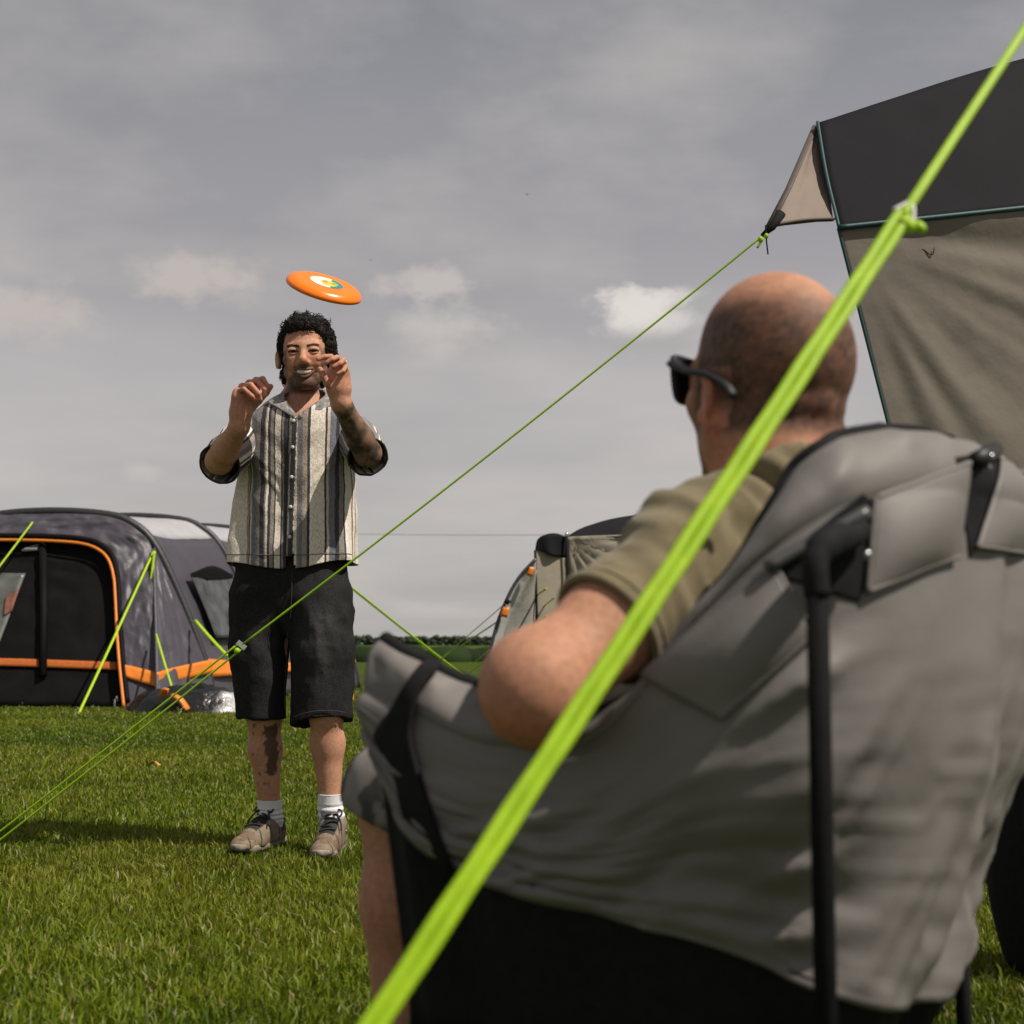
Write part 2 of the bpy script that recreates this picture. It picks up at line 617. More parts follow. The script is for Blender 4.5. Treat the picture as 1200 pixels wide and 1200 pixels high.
def build_grass():
    # blades of a mown field, thinning with distance
    d = np.linspace(2.2, 24, 400)
    dens = np.minimum(15000, 15000 * (3.4 / d) ** 1.6)
    w = dens * (.74 * d + .7)
    cdf = np.cumsum(w)
    total = int(np.trapezoid(w, d)) if hasattr(np, 'trapezoid') else int(np.trapz(w, d))
    cdf /= cdf[-1]
    n = total
    dd = np.interp(rng.random(n), cdf, d)
    x = (rng.random(n) - .5) * (.74 * dd + .7)
    # thinner cover beside and in front of the view
    m_ = 230000
    d2 = .2 + 21.8 * rng.random(m_) ** 1.5
    x2 = (rng.random(m_) - .5) * (1.9 * d2 + 7)
    ok = (np.abs(x2) > (.37 * d2 + .33)) | (d2 < 2.2)
    dd, x = np.concatenate([dd, d2[ok]]), np.concatenate([x, x2[ok]])
    n = len(x)
    outer = np.arange(n) >= total
    y = dd
    p0 = np.stack([x, y, np.full(n, -.006)], -1)
    patch = fbm(np.stack([x * 1.3, y * 1.3, 0 * x + 3], -1), 4)
    fine = fbm(np.stack([x * 6, y * 6, 0 * x + 8], -1), 3)
    hgt = (.019 + .024 * rng.random(n) ** 1.5) * (1 + .35 * patch + .35 * fine)
    tall = rng.random(n) < .012
    hgt[tall] *= 1.9
    wid = (.0019 + .0015 * rng.random(n)) * np.maximum(1, (dd / 4.2) ** .8) * np.where(outer, 1.9, 1)
    az = rng.random(n) * 2 * np.pi
    lean = (.15 + .75 * rng.random(n) ** 1.3)
    laz = rng.random(n) * 2 * np.pi
    side = np.stack([np.cos(az), np.sin(az), 0 * az], -1) * wid[:, None]
    ld = np.stack([np.cos(laz), np.sin(laz), 0 * laz], -1)
    mid = p0 + np.stack([0 * x, 0 * x, hgt * .6], -1) + ld * (hgt * lean * .3)[:, None]
    tip = p0 + np.stack([0 * x, 0 * x, hgt * (1 - .25 * lean)], -1) + ld * (hgt * lean)[:, None]
    v = np.stack([p0 - side, p0 + side, mid + side * .75, mid - side * .75, tip], 1).reshape(-1, 3)
    b = np.arange(n) * 5
    tri = np.stack([np.stack([b, b + 1, b + 2], -1), np.stack([b, b + 2, b + 3], -1), np.stack([b + 3, b + 2, b + 4], -1)], 1).reshape(-1, 3)
    g0, g1, g2 = np.array([.060, .102, .004]), np.array([.165, .225, .008]), np.array([.32, .29, .03])
    t = np.clip(.45 + .8 * patch + .35 * fine + .30 * rng.standard_normal(n), 0, 1)[:, None]
    c = g0 * (1 - t) + g1 * t
    yel = np.clip(.12 + .9 * fbm(np.stack([x * .9, y * .9, 0 * x + 21], -1), 3) + .4 * fine + .25 * rng.standard_normal(n), 0, 1)[:, None] * .5
    c = c * (1 - yel) + g2 * yel
    dry = rng.random(n) < .05
    c[dry] = np.array([.33, .28, .12])
    cols = np.repeat(c, 5, 0)
    m = mat_vcol('grass_blade', rough=.5, vary=.1, scale=8, bmp=0, spec=.35, trans=.38)
    o = mesh_obj('grass', v, tri.astype(np.int32), m, cols=cols)
    tag(o, 'short mown grass of the camping field', 'grass', kind='stuff')

def build_wood():
    # far wood along the skyline: many leaf clumps in one mass
    mb_v, mb_f, mb_c = [], [], []
    n = 8400
    nv = 0
    xs = np.concatenate([rng.uniform(-700, 700, 4200), rng.uniform(-2400, 2400, n - 4200)])
    for k in range(n):
        D = 1150 + rng.uniform(-40, 60)
        top = 7.0 + 2.6 * fbm(np.array([[xs[k] * .012, 0, 5]]), 3)[0]
        z = rng.uniform(.0, 1) ** .7 * top
        r = rng.uniform(1.0, 2.3)
        v, f = tri_ball((xs[k], D, z - .5), (r * 1.3, r, r * .9), n=6, m=4)
        v = v + rng.standard_normal(v.shape) * r * .16
        mb_v.append(v)
        mb_f.append(np.array(f) + nv)
        nv += len(v)
        c = np.array([.038, .052, .034]) * (.6 + .8 * rng.random())  # distance haze put into the leaf colour as a lighter green
        mb_c.append(np.repeat(c[None], len(v), 0))
    m = mat_vcol('far_foliage', rough=.9, vary=.3, scale=.3, bmp=0, spec=.1)
    o = mesh_obj('distant_wood', np.vstack(mb_v), np.vstack(mb_f), m, cols=np.vstack(mb_c))
    tag(o, 'dark green wood along the far skyline', 'wood', kind='stuff')
    # crop strip and hedge in front of it
    v, f = [], []
    mb = MB()
    for x0 in np.linspace(-46, 46, 190):
        c = (x0 + rng.uniform(-.5, .5), 56 + rng.uniform(-.6, .6), .05)
        r = rng.uniform(.52, .75)
        q, g = tri_ball(c, (r * 1.5, r, r * .8), n=8, m=6)
        q = q + .22 * r * fbm(q * 2.2, 3)[:, None] * rng.uniform(.5, 1.5)
        mb.add(q, g, np.array([.020, .034, .011]) * rng.uniform(.6, 1.3))
    o = mb.build('hedge', m)
    tag(o, 'low hedge at the far edge of the field', 'hedge', kind='stuff')

def build_small_sky_things():
    # overhead wire far off
    a, b = P(250, 622, 60), P(900, 622, 60)
    t = np.linspace(0, 1, 60)[:, None]
    pts = a * (1 - t) + b * t
    pts[:, 2] -= .18 * (1 - (2 * t[:, 0] - 1) ** 2)
    v, f = tube(pts, .014, 6)
    o = mesh_obj('overhead_wire', v, f, mat_plain('wire', (.30, .29, .28), .8), origin=pts[0])
    tag(o, 'thin grey overhead wire crossing the low sky between the tents', 'wire')
    for (px, py, D, s, lab) in ((618, 228, 70, .17, 'small dark bird high above the middle of the field, wings spread wide'),
                                (434, 305, 90, .15, 'tiny bird speck just up from the orange flying disc')):
        c = P(px, py, D)
        r = thing('bird', c, lab, 'bird', 'birds in the sky')
        bv, bf = tri_ball(c, (s * .36, s * .12, s * .10))
        mesh_obj('body', bv, bf, M_BLACK, r)
        for sg in (-1, 1):
            w = [c + np.array([.06 * s, 0, .05 * s]), c + np.array([-.1 * s, 0, .05 * s]),
                 c + np.array([sg * .55 * s - .05 * s, .2 * s, .30 * s]), c + np.array([sg * .5 * s + .1 * s, -.1 * s, .28 * s]),
                 c + np.array([sg * 1.0 * s, .1 * s, .16 * s])]
            mesh_obj('wing', np.array(w), [(0, 1, 2, 3), (3, 2, 4)], M_BLACK, r, solid=.02 * s)

build_ground()
build_grass()
build_wood()
build_small_sky_things()

# ------------------------------------------------------------------ cloth patches
def ruled(A, B, n, m, wrinkle=0.0, freq=6.0, seed=0, sag=None, aniso=(1, 1)):
    """cloth between two curves (point lists): n along, m across; wrinkles push along the surface normal"""
    a, b = catmull(A, n), catmull(B, n)
    t = np.linspace(0, 1, m)[None, :, None]
    g = a[:, None, :] * (1 - t) + b[:, None, :] * t
    du, dv = np.gradient(g, axis=0), np.gradient(g, axis=1)
    nn = np.cross(du, dv)
    nn /= np.maximum(np.linalg.norm(nn, axis=-1, keepdims=True), 1e-9)
    nn *= np.sign(np.sum(nn * (np.array([0, 0, CAM_H]) - g), -1).mean())
    if wrinkle:
        q = np.stack([np.linspace(0, 1, n)[:, None] * freq * aniso[0] + 0 * t[..., 0], t[..., 0] * freq * aniso[1] + np.zeros((n, 1)), np.full((n, m), seed * 1.7)], -1)
        dsp = wrinkle * (ridge(q, 3) * .7 + .5 * fbm(q * 2.3, 3))
        edge = np.minimum(1, 6 * np.minimum(np.linspace(0, 1, n), np.linspace(1, 0, n)))[:, None] * np.minimum(1, 6 * np.minimum(np.linspace(0, 1, m), np.linspace(1, 0, m)))[None]
        g = g + nn * (dsp * edge)[..., None]
    if sag:
        k = 4 * np.linspace(0, 1, m) * np.linspace(1, 0, m)
        g = g + nn * (sag * k)[None, :, None]
    return g, nn

def cloth(name, A, B, mat, parent, n=40, m=20, thick=.006, lift=0.0, **kw):
    g, nn = ruled(A, B, n, m, **kw)
    g = g + nn * lift
    return mesh_obj(name, g.reshape(-1, 3), grid_faces(n, m), mat, parent, solid=thick)

def fabric(name, c, rough=.45, vary=.08, bmp=.35, bscale=14.0, bdist=.02, spec=.5, trans=0.0, stretch=None):
    return mat_plain(name, c, rough, vary, 5.0, bmp=bmp, bscale=bscale, bdist=bdist, spec=spec, trans=trans, stretch=stretch)

M_TENT = fabric('tent_charcoal', (.056, .050, .065), .5, bmp=.45, bscale=7.0, bdist=.03)
M_TENT_DK = fabric('tent_mesh_black', (.0045, .0043, .0045), .7, .3, bmp=.4, bscale=5, bdist=.02, spec=.12)
M_TENT_SILVER = fabric('tent_silver', (.38, .37, .39), .45)
M_ORANGE = fabric('orange_trim', (.72, .20, .015), .5, bmp=.2, bscale=20, bdist=.01)
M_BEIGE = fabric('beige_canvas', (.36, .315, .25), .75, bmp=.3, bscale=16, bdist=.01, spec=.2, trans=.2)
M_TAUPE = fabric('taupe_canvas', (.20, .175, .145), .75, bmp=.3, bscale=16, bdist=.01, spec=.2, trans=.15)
M_CHAR = fabric('charcoal_canvas', (.013, .0125, .015), .8, bmp=.2, bscale=20, bdist=.006, spec=.08)
M_TEAL = mat_plain('teal_binding', (.006, .05, .055), .6, .1, 50)
M_WINDOW = mat_plain('clear_vinyl', (.055, .056, .058), .2, .6, 5.0, bmp=.4, bscale=9, bdist=.03)
M_PEG = mat_plain('peg_steel', (.25, .24, .23), .4, .2, 80, metal=.8)

def guy(name, a, b, r, parent, mat=None, n=14, sag=.01, flat=.6):
    t = np.linspace(0, 1, n)[:, None]
    p = np.asarray(a) * (1 - t) + np.asarray(b) * t
    p[:, 2] -= sag * 4 * (t * (1 - t))[:, 0]
    v, f = tube(p, r, 6, flat)
    return mesh_obj(name, v, f, mat or M_LIME_PALE, parent)

def peg(parent, p, h=.09, r=.006):
    v, f = tube([p + [0, 0, -.1], p + [0, 0, h * .6], p + [.02, 0, h * .8], p + [.03, 0, h * .5]], r, 6)
    return mesh_obj('peg', v, f, M_PEG, parent)

# ================================================================== BIG TENT, left
def ground_at(px, py):
    r = ray(px, py)
    return np.array([0, 0, CAM_H]) + r * (CAM_H / -r[2])

def build_big_tent():
    prof = np.array([(0, 1), (.3, .985), (.47, .945), (.63, .82), (.82, .49), (.963, .17), (1.0, 0)])
    full = [(-x, h) for x, h in prof[::-1]] + [(x, h) for x, h in prof[1:]]
    def arch(D, xc, a, H, n=60, z0=0.0):
        pts = [np.array([xc + a * x, D, z0 + (H - z0) * h]) for x, h in full]
        return catmull(pts, n)
    X1 = (60 - 600) / FPX * 16.5
    root = thing('inflatable_tent', (X1, 17, 0), 'large charcoal air tent with orange trimmed mesh door and silver roof panels', 'tent')
    A1 = arch(16.5, X1, 1.90, 2.21)
    beams = [A1]
    for D, dx, a, H in ((18.4, .37, 1.93, 2.33), (20.3, .74, 1.93, 2.36), (22.2, 1.10, 1.86, 2.10)):
        beams.append(arch(D, X1 + dx, a, H))
    for k, b in enumerate(beams):
        v, f = tube(b + np.array([0, 0, .012]), .045 if k else .052, 10)
        mesh_obj('air_beam', v, f, mat_plain('beam_sleeve', (.022, .021, .024), .5, .1, 30, bmp=.3, bscale=20, bdist=.01), root)
    # skins between the beams: silver crown, charcoal flank
    n = 60
    for k in range(3):
        a, b = beams[k], beams[k + 1]
        hk = (a[:, 2]) / a[:, 2].max()
        def strip(name, i0, i1, mat, seed, wr=.02):
            A, B = a[i0:i1 + 1], b[i0:i1 + 1]
            t = np.linspace(0, 1, 20)[None, :, None]
            g = A[:, None] * (1 - t) + B[:, None] * t
            ctr = np.array([X1, 0, .8])
            nn = g - ctr
            nn[..., 1] = 0
            nn /= np.linalg.norm(nn, axis=-1, keepdims=True)
            q = np.stack([g[..., 0] * 1.5, g[..., 1] * 1.3, g[..., 2] * 1.5 + seed], -1)
            g = g + nn * (wr * ridge(q, 3) - .05 * 4 * (t * (1 - t))[..., 0])[..., None]
            return mesh_obj(name, g.reshape(-1, 3), grid_faces(len(A), 20), mat, root, solid=.006)
        top = [i for i in range(n) if hk[i] > .86]
        i0, i1 = top[0], top[-1]
        strip('roof_panel', i0, i1, M_TENT_SILVER, k)
        strip('side_panel', 0, i0, M_TENT, k + 5)
        sp = strip('side_panel', i1, n - 1, M_TENT, k + 9)
        # window on the near flank, with a dark valance over it
        if k < 2:
            j = [i for i in range(i1, n) if .30 < hk[i] < .68]
            A, B = a[j[0]:j[-1] + 1], b[j[0]:j[-1] + 1]
            t0, t1 = .22, .86
            off = np.array([.05, -.02, .03])
            w = cloth('window', A * (1 - t0) + B * t0 + off, A * (1 - t1) + B * t1 + off, M_WINDOW, root, n=16, m=16, wrinkle=.02, freq=3, seed=k)
            va = (A * (1 - t0) + B * t0 + off)[0]
            vb = (A * (1 - t1) + B * t1 + off)[0]
            mid = (va + vb) / 2
            off2 = np.array([.02, -.01, .0])
            cloth('valance', [va + off2, mid + off2 + [0, 0, .10], vb + off2], [va + off2 + [0, 0, -.05], mid + off2 + [.02, 0, -.1], vb + off2 + [0, 0, -.05]], M_TENT_DK, w, n=20, m=6)
    # back wall of the tent
    b = beams[-1]
    g = np.stack([b, np.stack([b[:, 0], b[:, 1] + .25, 0 * b[:, 2]], -1)], 1)
    mesh_obj('rear_wall', g.reshape(-1, 3), grid_faces(n, 2), M_TENT, root, solid=.006)

    def fac(px, py, lift=0.0):
        # sloping front: leans from the beam down to the ground 1.2 m ahead of it
        t = np.clip((py - 600) / 230, 0, 1.05)
        return P(px, py, 16.47 - 1.12 * t - lift)
    door = [(-190, 826), (-187, 760), (-184, 700), (-176, 665), (-150, 643), (-100, 635), (-40, 633), (20, 633), (60, 634), (95, 637), (115, 644), (127, 656), (133, 676), (135, 700), (137, 740), (140, 780), (145, 828)]
    outer = [(-250, 832), (-246, 790), (-238, 745), (-222, 700), (-180, 640), (-120, 612), (-50, 603), (20, 601), (70, 600), (110, 603), (140, 609), (162, 622), (178, 642), (182, 690), (183, 740), (184, 790), (185, 842)]
    D_ = [fac(x, y, .02) for x, y in door]
    O_ = [fac(x, y) for x, y in outer]
    O_[12] = P(178, 642, 16.4)
    cloth('front_panel', D_, O_, M_TENT, root, n=200, m=30, wrinkle=.040, freq=5, seed=2, aniso=(6, .45))
    # door infill, a little behind its rim
    left = [fac(x, y, -.10) for x, y in door[:9]]
    right = [fac(x, y, -.10) for x, y in door[::-1][:9]]
    dp = cloth('mesh_door', left, right, M_TENT_DK, root, n=40, m=60, wrinkle=.03, freq=4, seed=6, aniso=(2.5, 1))
    v, f = tube(catmull([fac(x, y, .05) for x, y in door], 140), .018, 8)
    mesh_obj('door_piping', v, f, M_ORANGE, root)
    v, f = tube(catmull([fac(x + (4 if x > 0 else -4), y - 5, .03) for x, y in door], 140), .034, 8)
    mesh_obj('door_seam', v, f, M_TENT_DK, root)
    cloth('orange_band', [fac(-186, 771, -.06), fac(-20, 771, -.06), fac(138, 776, -.06)], [fac(-186, 780, -.06), fac(-20, 780, -.06), fac(139, 785, -.06)], mat_plain('orange_band_behind_mesh', (.42, .10, .01), .6), dp, n=40, m=4)
    v, f = tube([fac(50, 638, -.04), fac(51, 715, -.04), fac(50, 792, -.04)], .045, 8)
    mesh_obj('door_zip', v, f, M_TENT_DK, dp)
    # clear window seen at the left of the door, with the valance above it
    win = cloth('window', [fac(-120, 672, -.05), fac(-40, 671, -.05), fac(30, 672, -.05)], [fac(-150, 770, -.05), fac(-60, 770, -.05), fac(-4, 762, -.05)], mat_plain('clear_vinyl_bright', (.085, .087, .08), .3, .6, 4.0), dp, n=24, m=24, wrinkle=.03, freq=3)
    cloth('red_patch', [fac(6, 700, -.03), fac(22, 690, -.03)], [fac(4, 722, -.03), fac(14, 716, -.03)], mat_plain('red_cloth_inside', (.20, .075, .045), .7, .5, 8), dp, n=8, m=6, wrinkle=.01)  # small red shape inside, seen at the window
    cloth('clear_corner', [fac(25, 644, -.05), fac(45, 637, -.05)], [fac(26, 646, -.05), fac(45, 645, -.05)], mat_plain('vinyl_corner', (.30, .30, .30), .3), dp, n=6, m=4)
    # side gusset between the front crease and the beam
    cr = [P(180, 645, 16.35), P(182, 700, 16.0), P(184, 780, 15.5), P(185, 843, 15.05)]
    bm = [P(181, 641, 16.45), P(214, 712, 16.42), P(243, 783, 16.4), P(257, 824, 16.4)]
    cloth('side_gusset', cr, bm, M_TENT, root, n=50, m=24, wrinkle=.035, freq=4, seed=11, aniso=(1.2, 4))
    # orange band round the foot
    def band(pts0, pts1, n=20):
        return cloth('orange_band', pts0, pts1, M_ORANGE, root, n=n, m=5, wrinkle=.008, freq=6)
    band([fac(142, 778, .05), fac(160, 782, .05), fac(184, 788, .06)], [fac(143, 792, .05), fac(160, 798, .05), fac(184, 805, .06)])
    band([P(184, 788, 15.38), P(205, 782, 15.75), P(247, 773, 16.3)], [P(184, 805, 15.36), P(205, 799, 15.72), P(249, 788, 16.3)])
    b0, b1 = beams[0], beams[-1]
    for (ka, kb) in ((0, 1), (1, 2), (2, 3)):
        A, B = beams[ka], beams[kb]
        def at(arc, z):
            i = np.argmin(np.abs(arc[40:, 2] - z)) + 40
            return arc[i] + np.array([.05, -.01, 0])
        band([at(A, .47), at(B, .47)], [at(A, .36), at(B, .36)], 14)
    # guy lines
    for (a, b, da, db, r, tail) in ((((38, 612), (-60, 740), 16.3, 15.0, .013, None)), ((180, 646), (88, 845), 16.3, 13.9, .015, None),
                                    ((183, 743), (212, 840), 15.6, 14.1, .012, None), ((229, 727), (266, 768), 16.3, 15.3, .021, None)):
        g = guy('guy_line', P(*a, da), P(*b, db), r, root)
        peg(root, np.array([*P(*b, db)[:2], 0.0]))
    guy('guy_line', P(181, 646, 16.2), P(175, 697, 16.1), .026, root, sag=0)
    guy('guy_line', P(406, 684, 20.0), ground_at(556, 802), .026, root)
    e = ground_at(412, 821)
    guy('guy_line', P(402, 796, 20.0), e, .016, root)
    v, f = tube([e + [0, 0, -.1], e + [0, 0, .06], e + [-.12, 0, .06]], .03, 6)
    mesh_obj('peg', v, f, M_ORANGE, root)
    v, f = tube(catmull([c_ + np.array([0, -.02, .01]) for c_ in (P(180, 645, 16.35), P(182, 700, 16.0), P(184, 780, 15.5), P(185, 843, 15.05))], 40), .02, 8)
    mesh_obj('crease_seam', v, f, M_TENT, root)
    for x, D in ((138, 15.2), (-60, 15.2)):
        peg(root, np.array([(x - 600) / FPX * D, D, 0]), .16, .012)
    # vents along the ridge
    for k in range(4):
        v, f = tri_ball(P(245 + 9 * k, 626 + 3 * k, 20.5), (.05, .05, .07), n=8, m=6)
        mesh_obj('toggle', v, f, M_TENT_DK, root)

def build_bundle():
    # crumpled groundsheet bag dumped beside the tent
    c = P(225, 830, 14.6)
    c[2] = 0
    root = thing('groundsheet_bundle', c, 'crumpled black and silver plastic groundsheet lying by the tent foot', 'groundsheet')
    nu, nv = 60, 40
    u = np.linspace(0, 2 * np.pi, nu, endpoint=False)[None]
    t = np.linspace(0, 1, nv)[:, None]
    rx, ry = .72, .38
    q = np.stack([np.cos(u) * t * 2.2, np.sin(u) * t * 2.2, 0 * u * t + 4], -1)
    z = .27 * (1 - t ** 2.4) * (1 + .5 * fbm(q * 1.1, 3)) + .05 * ridge(q * 3, 3) * (1 - t)
    v = np.stack([c[0] + rx * np.cos(u) * t * (1 + .15 * fbm(q, 2)), c[1] + ry * np.sin(u) * t, np.maximum(z, .0)], -1).reshape(-1, 3)
    sil = sstep(.1, .45, fbm(np.stack([v[:, 0] * 3, v[:, 1] * 3, v[:, 2] * 4], -1), 3) + .9 * sstep(.1, .5, v[:, 0] - c[0]) - .35)[:, None]
    cols = np.array([.012, .012, .013]) * (1 - sil) + np.array([.40, .39, .40]) * sil
    mesh_obj('sheet', v, grid_faces(nv, nu, True), mat_vcol('plastic_sheet', rough=.25, vary=.2, scale=9, bmp=.5, bscale=16, bdist=.03), root, cols=cols)
    for a, b in (((190, 815), (197, 810)), ((203, 815), (220, 832))):
        p = [P(*a, 14.25), (P(*a, 14.2) + P(*b, 14.2)) / 2 + [0, 0, .03], P(*b, 14.2)]
        vv, ff = tube(catmull(p, 10), .045, 8, .5)
        mesh_obj('strap', vv, ff, M_ORANGE, root)

# ================================================================== BEIGE TENT behind the chair
def build_beige_tent():
    D = 12.0
    root = thing('canvas_tent', (P(720, 700, 12.6)[0], 12.6, 0), 'small beige canvas tent with black roof and hooped side pole behind the seated man', 'tent')
    def q(x, y, d=0):
        return P(x, y, D + d)
    cloth('porch_panel', [q(627, 643), q(629, 720), q(633, 852)], [q(664, 652, .12), q(668, 720, .12), q(676, 852, .12)], M_BEIGE, root, n=40, m=20, wrinkle=.004, freq=2, aniso=(.8, 2), seed=3)
    arc = [q(627, 644), q(630, 632), q(640, 626), q(652, 625, .05), q(663, 629, .1)]
    low = [q(627, 644), q(636, 646), q(646, 651), q(656, 653, .08), q(664, 653, .12)]
    cloth('porch_roof', arc, low, M_CHAR, root, n=24, m=8)
    # wide front panel with tension folds fanning from the eyelet
    e = q(664, 629, .10)
    top = catmull([e, q(720, 627, .07), q(900, 622, .12)], 60)
    bot = catmull([q(672, 852, .08), q(760, 850, .06), q(900, 846, .12)], 60)
    t = np.linspace(0, 1, 50)[None, :, None]
    g = top[:, None] * (1 - t) + bot[:, None] * t
    rel = g - e
    ang = np.arctan2(-rel[..., 2], rel[..., 0])
    rad = np.linalg.norm(rel, axis=-1)
    g[..., 1] += (.016 * np.sin(ang * 22) * np.exp(-rad * 1.3) * sstep(0, .15, rad)) + .02 * fbm(g * 3, 3)
    mesh_obj('front_panel', g.reshape(-1, 3), grid_faces(60, 50), M_BEIGE, root, solid=.006)
    cloth('roof', [q(664, 629, .12), q(690, 616, .4), q(750, 603, .9), q(900, 590, 2.4)], [q(664, 630, .10), q(720, 629, .07), q(790, 627, .09), q(900, 623, .12)], M_CHAR, root, n=30, m=10, wrinkle=.02, freq=5)
    cloth('rear_roof', [q(664, 629, .14), q(690, 616, .42), q(750, 603, .9), q(900, 590, 2.4)], [q(664, 700, 2.6), q(700, 700, 2.7), q(760, 700, 2.9), q(900, 700, 3.6)], M_CHAR, root, n=30, m=10)
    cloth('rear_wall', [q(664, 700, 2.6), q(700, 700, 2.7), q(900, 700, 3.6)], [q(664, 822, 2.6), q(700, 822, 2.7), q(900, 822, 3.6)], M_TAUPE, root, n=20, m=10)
    # grey flank left of the porch under the hoop
    hoop = [(628, 655), (612, 672), (600, 690), (588, 716), (580, 740), (575, 765), (571, 810), (570, 855)]
    H = [q(x, y, -.42) for x, y in hoop]
    inner = [q(x, y, -.36) for x, y in ((628, 668), (616, 688), (607, 705), (598, 722), (590, 745), (586, 770), (580, 812), (578, 855))]
    cloth('mesh_flank', inner, [q(629, 668, .05), q(629, 690, .05), q(630, 705, .05), q(630, 722, .05), q(630, 745, .05), q(631, 770, .05), q(632, 812, .05), q(633, 855, .05)], fabric('grey_mesh', (.27, .255, .24), .7), root, n=30, m=14, wrinkle=.004)
    cloth('pale_hem', H, inner, fabric('pale_hem', (.40, .39, .38), .6), root, n=40, m=5)
    v, f = tube(catmull(H, 50), .014, 8)
    mesh_obj('hoop_pole', v, f, mat_plain('pole_grey', (.06, .06, .075), .4), root)
    for (x0, y0, x1, y1) in ((617, 664, 626, 674), (586, 711, 597, 722)):
        g = [q(x0, y1, -.46), q(x0 + 4, y0, -.46)], [q(x1 - 3, y1 + 2, -.45), q(x1, y0 + 1, -.45)]
        cloth('pole_clip', g[0], g[1], M_ORANGE, root, n=4, m=4, thick=.02)
    v, f = tube([q(592, 703, -.46), q(597, 707, -.46)], .02, 6)
    mesh_obj('pole_clip', v, f, M_CHAR, root)
    for x0, x1 in ((627, 629), (664, 668)):
        v, f = tube([q(x0, 645 if x0 < 640 else 630, -.03 if x0 < 640 else .07), q(x1, 720, -.03 if x0 < 640 else .07), q(x1 + 5, 852, -.03 if x0 < 640 else .06)], .010, 6)
        mesh_obj('seam_binding', v, f, M_CHAR, root)
    v, f = tri_ball(e + [0, -.03, .01], (.018, .014, .03), n=8, m=6)
    mesh_obj('eyelet', v, f, M_STEEL, root)
    for a, b, d, w in (((612, 690), (520, 768), 11.9, .006), ((640, 690), (525, 766), 11.6, .011), ((650, 700), (560, 772), 11.4, .007), ((640, 722), (566, 776), 11.3, .009)):
        pa = P(*a, d)
        t_ = (800 - a[1]) / (b[1] - a[1])
        e2 = ground_at(a[0] + (b[0] - a[0]) * t_, 800)
        guy('guy_line', pa, e2, w, root, mat_plain('faded_lime_cord', (.42, .58, .10), .6))

build_big_tent()
build_bundle()
build_beige_tent()
